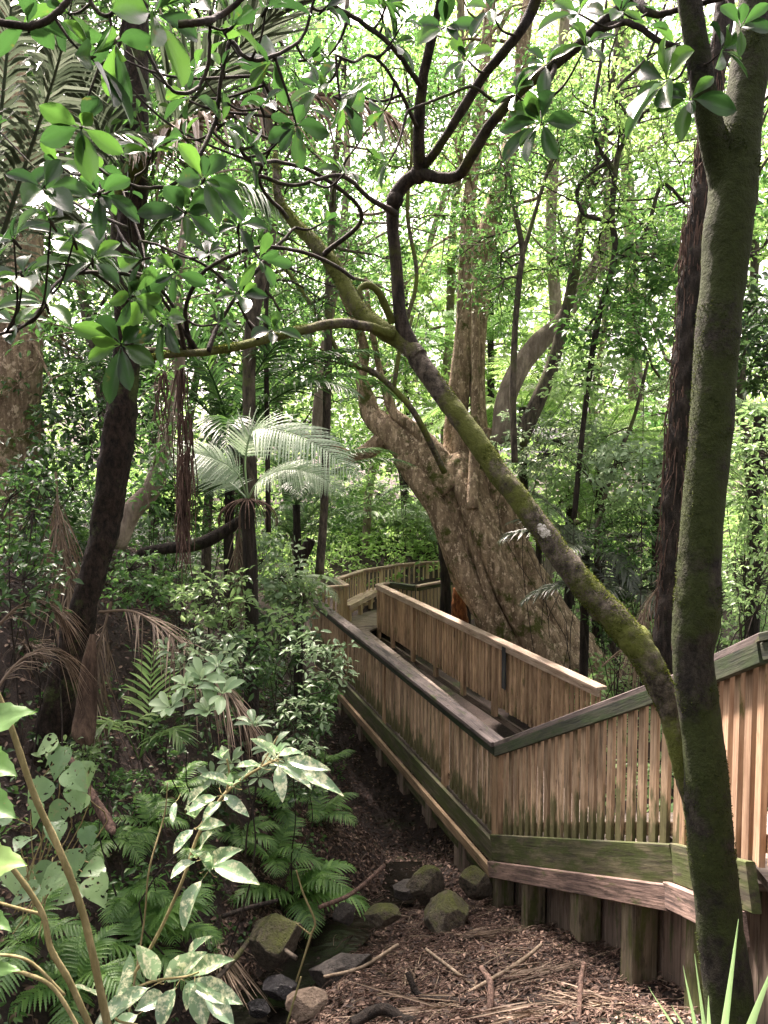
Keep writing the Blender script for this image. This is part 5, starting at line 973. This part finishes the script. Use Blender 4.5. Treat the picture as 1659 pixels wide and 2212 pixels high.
# heart shaped leaves, lower left
hb = D(60, 1960, 3.2); th = thing('heart_leaved_shrub', 'shrub with heart shaped insect eaten leaves at the lower left', 'shrub', hb); wb, lb = MB(), MB()
for (u, v, px) in [(135, 1620, 44), (190, 1650, 40), (150, 1665, 46), (120, 1600, 36), (160, 1700, 40), (100, 1690, 44), (185, 1720, 36), (140, 1740, 42), (120, 1780, 40), (90, 1740, 34), (190, 1790, 34), (60, 1810, 40), (110, 1870, 50), (140, 1880, 50), (60, 1880, 44), (160, 1840, 40), (80, 1920, 44), (200, 1900, 50), (30, 1870, 44), (170, 1920, 40), (20, 1760, 40), (220, 1870, 36)]:
    c = D(u, v, 3.1+rng.uniform(-.15, .15)); L = px*3.1/F*1.35; d = nrm(np.array((rng.normal()*.6, -.5, -.55+rng.normal()*.3))); cards(lb, c, d, np.array((rng.normal()*.25, -.6, .75)), L, L*.85, T_HEART, None, .1)
    tube(wb, spline([hb+rng.normal(size=3)*.05, (hb+c)/2+np.array((rng.normal()*.05, .12, .05)), c], 8), .0025, 5, cap=False)
wb.build('stems', BM['stem'], th); lb.build('leaves', LM['heart'], th)
hb = D(-80, 1900, 2.0); th = thing('big_leaved_shrub', 'shrub whose very large lobed sunlit leaves enter at the left edge', 'shrub', hb); wb, lb = MB(), MB()
for (u0, v0, u1, v1, wd) in [(-70, 1590, 60, 1500, 90), (-60, 1640, 30, 1650, 80), (-70, 1720, 28, 1740, 90), (-60, 1870, 46, 1840, 84), (-40, 2100, 36, 2075, 34), (-60, 1960, 20, 1990, 50)]:
    a, b = D(u0, v0, 1.9), D(u1, v1, 1.85); cards(lb, a, b-a, np.array((.1, -.6, .8)), np.linalg.norm(b-a), wd*1.9/F, T_LOBE, None, .15); tube(wb, spline([hb, (hb+a)/2+(0, .05, 0), a], 6), .004, 6, cap=False)
wb.build('stems', BM['stem'], th); lb.build('leaves', LM['big'], th)
# flax blades, lower right
fbp = D(1540, 2420, 2.0); th = thing('flax_plant', 'flax with long pale green blades rising in the bottom right corner', 'flax', fbp)
for (u, v, px, o_) in [(1595, 1985, 22, 0), (1400, 2130, 12, -60), (1475, 2085, 13, -30), (1500, 2060, 12, 0), (1450, 2170, 14, -50), (1680, 2060, 28, 60), (1530, 2150, 16, -20), (1370, 2190, 10, -80)]:
    m = MB(); P = spline([fbp+np.array((o_*.001, 0, 0)), D(1540+(u-1540)*.35+o_*.3, 2260, 1.95), D(u, v, 1.9)], 14); wdt = px*1.95/F*np.array([1]*6+list(np.linspace(1, .03, 8))); V = []
    for p, ww in zip(P, wdt): V += [p+(-ww/2, 0, 0), p+(0, ww*.3, 0), p+(ww/2, -.002, 0)]
    i = np.arange(13)[:, None]*3+np.arange(2)[None]; m.add(np.array(V), np.stack([i, i+1, i+4, i+3], -1).reshape(-1, 4)); m.build('blade', LM['flax'], th)
# grass tufts on the bank
for k, (u, v, px, lab) in enumerate([(330, 1760, 110, 'tuft of long grass on the bank above the bare soil'), (420, 1700, 90, 'tuft of thin grass below the whorled shrub'), (250, 1680, 80, 'tuft of grass beside the broad dead sheath'), (60, 1400, 120, 'tuft of dry grass at the left edge'), (470, 1200, 80, 'grassy tuft beside the fallen branch'), (1560, 1440, 60, 'grass behind the right handrail'), (440, 1880, 60, 'short strappy tuft low on the bank')]):
    c = gp(u, v); L = px*c[1]/F; m = MB(); n = 90; d = rdir(n, .3, .9); cards(m, c+rng.normal(size=(n, 3))*(.03, .03, 0), d, np.cross(d, rdir(n)), L*rng.uniform(.5, 1.2, n), .007, T_BLADE, None, .8)
    tag(m.build('grass_tuft', LM['small' if k != 3 else 'deadfrond'], loc=c), lab, 'grass')
# ------------------------------------------------------------------ rocks, litter, undergrowth
import bmesh
def rock(label, u, v, y, w_, h_, mat, d=.8, seed=0, flat=1., rot=0.):
    c = D(u, v+h_*.12, y); rx, rz_ = w_*y/F/2, h_*y/F/2; bm_ = bmesh.new(); bmesh.ops.create_icosphere(bm_, subdivisions=5, radius=1)
    V = np.array([q.co[:] for q in bm_.verts]); r_ = np.random.default_rng(seed+5)
    for _ in range(30):   # cut facets
        n_ = nrm(r_.normal(size=3)); off = r_.uniform(.55, .88); s_ = V@n_; k = s_ > off; V[k] -= (s_[k]-off)[:, None]*n_*.97
    V = V*(1+.07*fbm(V+seed*3.1, 1.6)+.03*fbm(V+seed, 5)+.012*fbm(V, 14))[:, None]; ca, sa = math.cos(rot), math.sin(rot)
    V = V*np.array((rx, rx*d, rz_)); V = np.column_stack([V[:, 0]*ca-V[:, 2]*sa, V[:, 1], V[:, 0]*sa+V[:, 2]*ca])
    for q, p in zip(bm_.verts, V): q.co = p
    me = bpy.data.meshes.new('rock'); bm_.to_mesh(me); bm_.free(); me.polygons.foreach_set('use_smooth', [True]*len(me.polygons)); me.materials.append(RM[mat])
    o = bpy.data.objects.new('rock', me); COL.objects.link(o); o.location = tuple(c); tag(o, label, 'rock', 'rocks along the stream')
for a in [('largest angular rock with moss on its top beside the stream', 590, 2010, 6.6, 144, 140, 'mossy', .9, 1), ('rounded mossy rock near the foot of the stair posts', 962, 1975, 7.6, 146, 120, 'mossy', .9, 2), ('tall mossy slab leaning behind the rounded rock', 925, 1900, 8.4, 100, 120, 'mossy', .7, 3, 1, .4),
          ('pointed mossy rock right of the leaning slab', 1030, 1905, 8.2, 90, 90, 'mossy', .7, 4), ('small green topped rock in the middle of the stream bed', 825, 1975, 7.4, 90, 56, 'mossy', .8, 5), ('grey rock between the largest rock and the green topped one', 742, 1965, 7.3, 66, 70, 'grey', .8, 6),
          ('long low pitted rock on the right bank of the stream', 735, 2085, 6.5, 190, 84, 'grey', .6, 7, 1, .38), ('wet black rock in the stream', 605, 2125, 6.2, 96, 62, 'wet', .9, 8), ('tan pitted rock at the bottom of the photo', 668, 2165, 5.7, 112, 80, 'tan', .8, 9), 
          ('wet black rock lying against the tan one', 560, 2170, 6.0, 70, 50, 'wet', .8, 11), ('flat stone half buried behind the stream', 880, 1920, 8.4, 90, 40, 'grey', .8, 12)]: rock(*a)
# leaf litter and sticks: what nobody could count
def scatter(n, box, dens=None):
    P = []; 
    while sum(len(p) for p in P) < n:
        x = rng.uniform(box[0], box[1], n); y = rng.uniform(box[2], box[3], n); k = np.ones(n, bool) if dens is None else rng.uniform(size=n) < dens(x, y); P.append(np.stack([x[k], y[k]], -1))
    return np.vstack(P)[:n]
def notstream(x, y): return np.where((np.abs(x-g_xs(y)) < .3) & (y < 8), .08, 1.)
m = MB(); q = scatter(26000, (-1.5, 2.6, 4.4, 10.5), notstream); N_ = Gn(q[:, 0], q[:, 1]); d = rdir(len(q), .15); d = d-N_*(d*N_).sum(1, keepdims=True); P = np.column_stack([q, Gz(q[:, 0], q[:, 1])+rng.uniform(.0, .03, len(q))])
cards(m, P, d+N_*rng.normal(size=(len(q), 1))*.22, N_+rng.normal(size=P.shape)*.35, rng.uniform(.02, .075, len(q)), rng.uniform(.012, .035, len(q)), T_LEAF); tag(m.build('leaf_litter', LM['litter'], loc=(0, 6, -4.5)), 'brown leaf litter covering the flat ground below the stairs', 'leaf litter', kind='stuff')
m = MB(); q = scatter(36000, (-7, .9, 3.5, 16), notstream); N_ = Gn(q[:, 0], q[:, 1]); d = rdir(len(q), .2); P = np.column_stack([q, Gz(q[:, 0], q[:, 1])+rng.uniform(.0, .03, len(q))])
cards(m, P, d, N_+rng.normal(size=P.shape)*.5, rng.uniform(.03, .09, len(q)), rng.uniform(.015, .04, len(q)), T_LEAF, rng.uniform(0, 1, len(q))**1.8); tag(m.build('leaf_litter', LM['litter'], loc=(-3, 9, -3)), 'dead leaves scattered down the steep left bank', 'leaf litter', kind='stuff')
def sticks(n, box, L, rad, mat, name, label, dens=None, lift=.02):
    m = MB(); q = scatter(n, box, dens); z = Gz(q[:, 0], q[:, 1])
    for (x, y), zz in zip(q, z):
        l = L*rng.uniform(.3, 1)**1.5*1.6; a = rng.normal()*1.1; dv = np.array((math.cos(a), math.sin(a)))*l/2; e0 = np.array((x-dv[0], y-dv[1])); e1 = np.array((x+dv[0], y+dv[1]))
        p0 = np.array((*e0, float(Gz(*e0))+rng.uniform(.0, lift+.04))); p1 = np.array((*e1, float(Gz(*e1))+rng.uniform(.0, lift+.04))); md = (p0+p1)/2+np.array((rng.normal()*.04*l*3, rng.normal()*.04*l*3, .01+lift*.3))
        md[2] = max(md[2], float(Gz(md[0], md[1]))+.004); tube(m, spline([p0, md, p1], 6), np.linspace(rad, rad*.4, 6)*rng.uniform(.5, 1.5), 5, cap=False)
    tag(m.build(name, mat, loc=(0, 6, -4.5)), label, 'twigs', kind='stuff')
sticks(2200, (-1.2, 2.2, 4.6, 9), .22, .0035, BM['hanging'], 'twig_litter', 'reddish twigs strewn over the ground below the stairs', notstream)
sticks(260, (-1.2, 2.2, 4.6, 8.5), .3, .003, BM['straw'], 'straw_litter', 'pale dry stalks strewn over the ground below the stairs', notstream, .03)
sticks(700, (-6, -.3, 4, 13), .3, .004, BM['hanging'], 'bank_twigs', 'thin dead twigs on the left bank', notstream, .04)
# single larger sticks and pieces of dead frond
for (q, mt_, lab) in [([(880, 2100, 5.5, 14), (905, 2150, 5.4, 15), (960, 2160, 5.3, 15), (1060, 2170, 5.2, 13), (1180, 2175, 5.1, 12), (1320, 2185, 5.0, 10)], 'dark', 'long dark stick lying across the debris in front of the stairs'), ([(1055, 2212, 4.9, 14), (1060, 2130, 5.1, 15), (1040, 2090, 5.3, 12)], 'hanging', 'short brown stick poking up from the debris near the bottom'), ([(1250, 2212, 4.7, 11), (1255, 2120, 5.0, 12), (1262, 2080, 5.1, 10)], 'hanging', 'brown stick standing upright beside the retaining wall'),
                  ([(760, 2212, 5.0, 26), (830, 2180, 5.1, 24), (900, 2230, 4.9, 22)], 'dark', 'black broken branch at the bottom edge'), ([(640, 2070, 6.3, 10), (560, 2020, 6.6, 12), (500, 2080, 6.3, 12), (410, 2180, 5.8, 12)], 'grey', 'dark dead stem bending into the stream bed'), ([(690, 1960, 6.9, 9), (760, 1930, 7.3, 10), (830, 1870, 7.8, 9)], 'hanging', 'brown stick bridging the stream behind the rocks'),
                  ([(860, 2040, 6.7, 7), (780, 2090, 6.4, 8), (700, 2110, 6.2, 7)], 'straw', 'thin pale stalk leaning on the long pitted rock'), ([(150, 1640, 5.9, 16), (200, 1720, 5.7, 20), (235, 1780, 5.6, 24), (245, 1800, 5.5, 10)], 'hanging', 'brown dead stalk pointing down the bank below the thick dark trunk'), ([(920, 2050, 6.2, 6), (1010, 2120, 5.7, 8), (1100, 2200, 5.2, 8)], 'straw', 'pale straw lying diagonally on the debris'), ([(1000, 2150, 5.4, 8), (1120, 2080, 5.9, 9), (1170, 2040, 6.2, 8)], 'straw', 'straight pale stalk lying towards the second post'), ([(480, 1980, 6.4, 10), (540, 1960, 6.6, 11), (600, 1945, 6.7, 9)], 'dark', 'dark stick behind the largest rock')]:
    P, r = trace(q, len(q)*7); P = P.copy(); P[:, 2] = np.maximum(P[:, 2], Gz(P[:, 0], P[:, 1])+r*.6); m = MB(); tube(m, P, r, 9, .12, 14); tag(m.build('stick', BM[mt_], loc=P[0]), lab, 'stick')
for (u, v, az, L, lab) in [(980, 2190, 2.9, .9, 'bleached dead frond piece at the bottom of the debris, centre'), (880, 2130, 1.2, .7, 'bleached dead frond bundle next to the tan rock'), (1100, 2120, .3, .7, 'dead frond piece in the middle of the debris'), (470, 2060, -.9, .8, 'dead frond fanning out left of the stream'), (1180, 2190, 3.4, .7, 'dead frond piece at the bottom near the second upright stick'), (1020, 2030, .2, .5, 'short dead frond piece behind the debris mound'), (1310, 2180, 2.4, .6, 'dead frond piece at the foot of the retaining wall')]:
    c = gp(u, v); n = 26; d = np.array((math.cos(az), math.sin(az), 0)); D_ = nrm(d+rng.normal(size=(n, 3))*(.22, .22, .1)); m = MB(); P = c+rng.normal(size=(n, 3))*(.05, .05, .012)+(0, 0, .03); e = P+D_*L; D_[:, 2] += (Gz(e[:, 0], e[:, 1])+.03-P[:, 2])/L
    cards(m, P, D_, upn(n, .4), L*rng.uniform(.3, 1.05, n), .014, T_STRIP, rng.uniform(.1, .9, n), .0); tag(m.build('dead_frond', LM['deadfrond'], loc=c), lab, 'dead frond')
# ground cover
def cover(n, box, leaf, lm, name, label, dens=None, k=5, hgt=.12, asp=.55, t=T_LEAF):
    q = scatter(n, box, dens); P = np.column_stack([q, Gz(q[:, 0], q[:, 1])+rng.uniform(.02, hgt, n)]); m = MB(); clusters(m, P, k, leaf*.9, leaf, asp, t, .5, .5, .2)
    tag(m.build(name, LM[lm], loc=(0, 10, -3)), label, 'ground cover', kind='stuff')
pat = lambda s, o, th: (lambda x, y: np.where(fbm(np.stack([x, y, x*0], -1), s, o) > th, 1., .04))
cover(2000, (-8, -.6, 4, 18), .055, 'small', 'ground_cover', 'small leaved weeds growing over the left bank', lambda x, y: pat(1.1, 0, .1)(x, y)*np.where(g_xs(y)-x > .5, 1, .02), hgt=.1)
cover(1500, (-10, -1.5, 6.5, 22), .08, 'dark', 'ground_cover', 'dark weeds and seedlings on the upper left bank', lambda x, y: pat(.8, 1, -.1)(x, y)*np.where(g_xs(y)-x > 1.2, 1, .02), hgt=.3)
cover(6500, (-16, 18, 23, 34), .16, 'bright', 'undergrowth', 'undergrowth of the forest floor behind the boardwalk', pat(.5, 2, -.4), hgt=1.1)
cover(4600, (3.2, 14, 8, 23), .12, 'soft', 'undergrowth', 'undergrowth to the right of the giant trunk', pat(.6, 0, -.5), hgt=.9)
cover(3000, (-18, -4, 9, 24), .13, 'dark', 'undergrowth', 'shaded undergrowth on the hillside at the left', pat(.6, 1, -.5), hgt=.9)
# loose leaves on the handrails and the deck
m = MB(); n = 60
for k in range(n):
    s = rng.uniform(.1, 8.4); p = C+T1*s+N1*rng.uniform(-.07, .07); a = rng.uniform(0, 6.28); cards(m, (*p, RAIL+.004), (math.cos(a), math.sin(a), 0.02), (0, 0, 1), rng.uniform(.015, .05), rng.uniform(.008, .02), T_LEAF)
tag(m.build('fallen_leaves', LM['litter'], loc=(*C, RAIL)), 'bits of leaf lying on the long black handrail', 'leaf litter', kind='stuff')
m = MB(); n = 500; s = rng.uniform(0, 10, n); o_ = rng.uniform(.1, 1.3, n); P = np.array([(*(C+T1*a-N1*b), FLOOR+.01) for a, b in zip(s, o_)]); cards(m, P, rdir(n, .05), upn(n, .2), rng.uniform(.02, .05, n), rng.uniform(.01, .025, n), T_LEAF)
tag(m.build('fallen_leaves', LM['litter'], loc=(*C, FLOOR)), 'dead leaves lying on the boardwalk deck', 'leaf litter', kind='stuff')
# ------------------------------------------------------------------ the wood around and behind the viewer: shades the near ground
for k, (x, y, h_, lab) in enumerate([(-3.5, -3.5, 9, 'behind the viewer, left'), (3.5, -3.2, 9, 'behind the viewer, right'), (0.3, -5.5, 10, 'straight behind the viewer'), (6.5, 2.0, 9, 'right of the stairs'), (-6.5, 2.5, 9, 'left of the viewer'), (7.5, 7.5, 9, 'right of the boardwalk, out of the photo'), (-8.5, 8, 10, 'high on the left bank, out of the photo')]):
    zb = float(Gz(x, y)); t = thing('forest_tree', 'forest tree '+lab, 'tree', (x, y, zb), 'trees around the viewer'); wb, lb = MB(), MB()
    P = spline([(x, y, zb-.2), (x+rng.normal()*.3, y, zb+h_*.5), (x+rng.normal()*.5, y, zb+h_)], 20); r = np.linspace(.16, .06, 20); tube(wb, P, r, 10, .08)
    grow(wb, lb, P, r, 22, 2.8, .25, leaf=.2, k=11, sub=5, t=T_DIA, asp=.6, spread=.35, up=.1); wb.build('trunk', BM['grey'], t); lb.build('crown', LM['dark'], t)
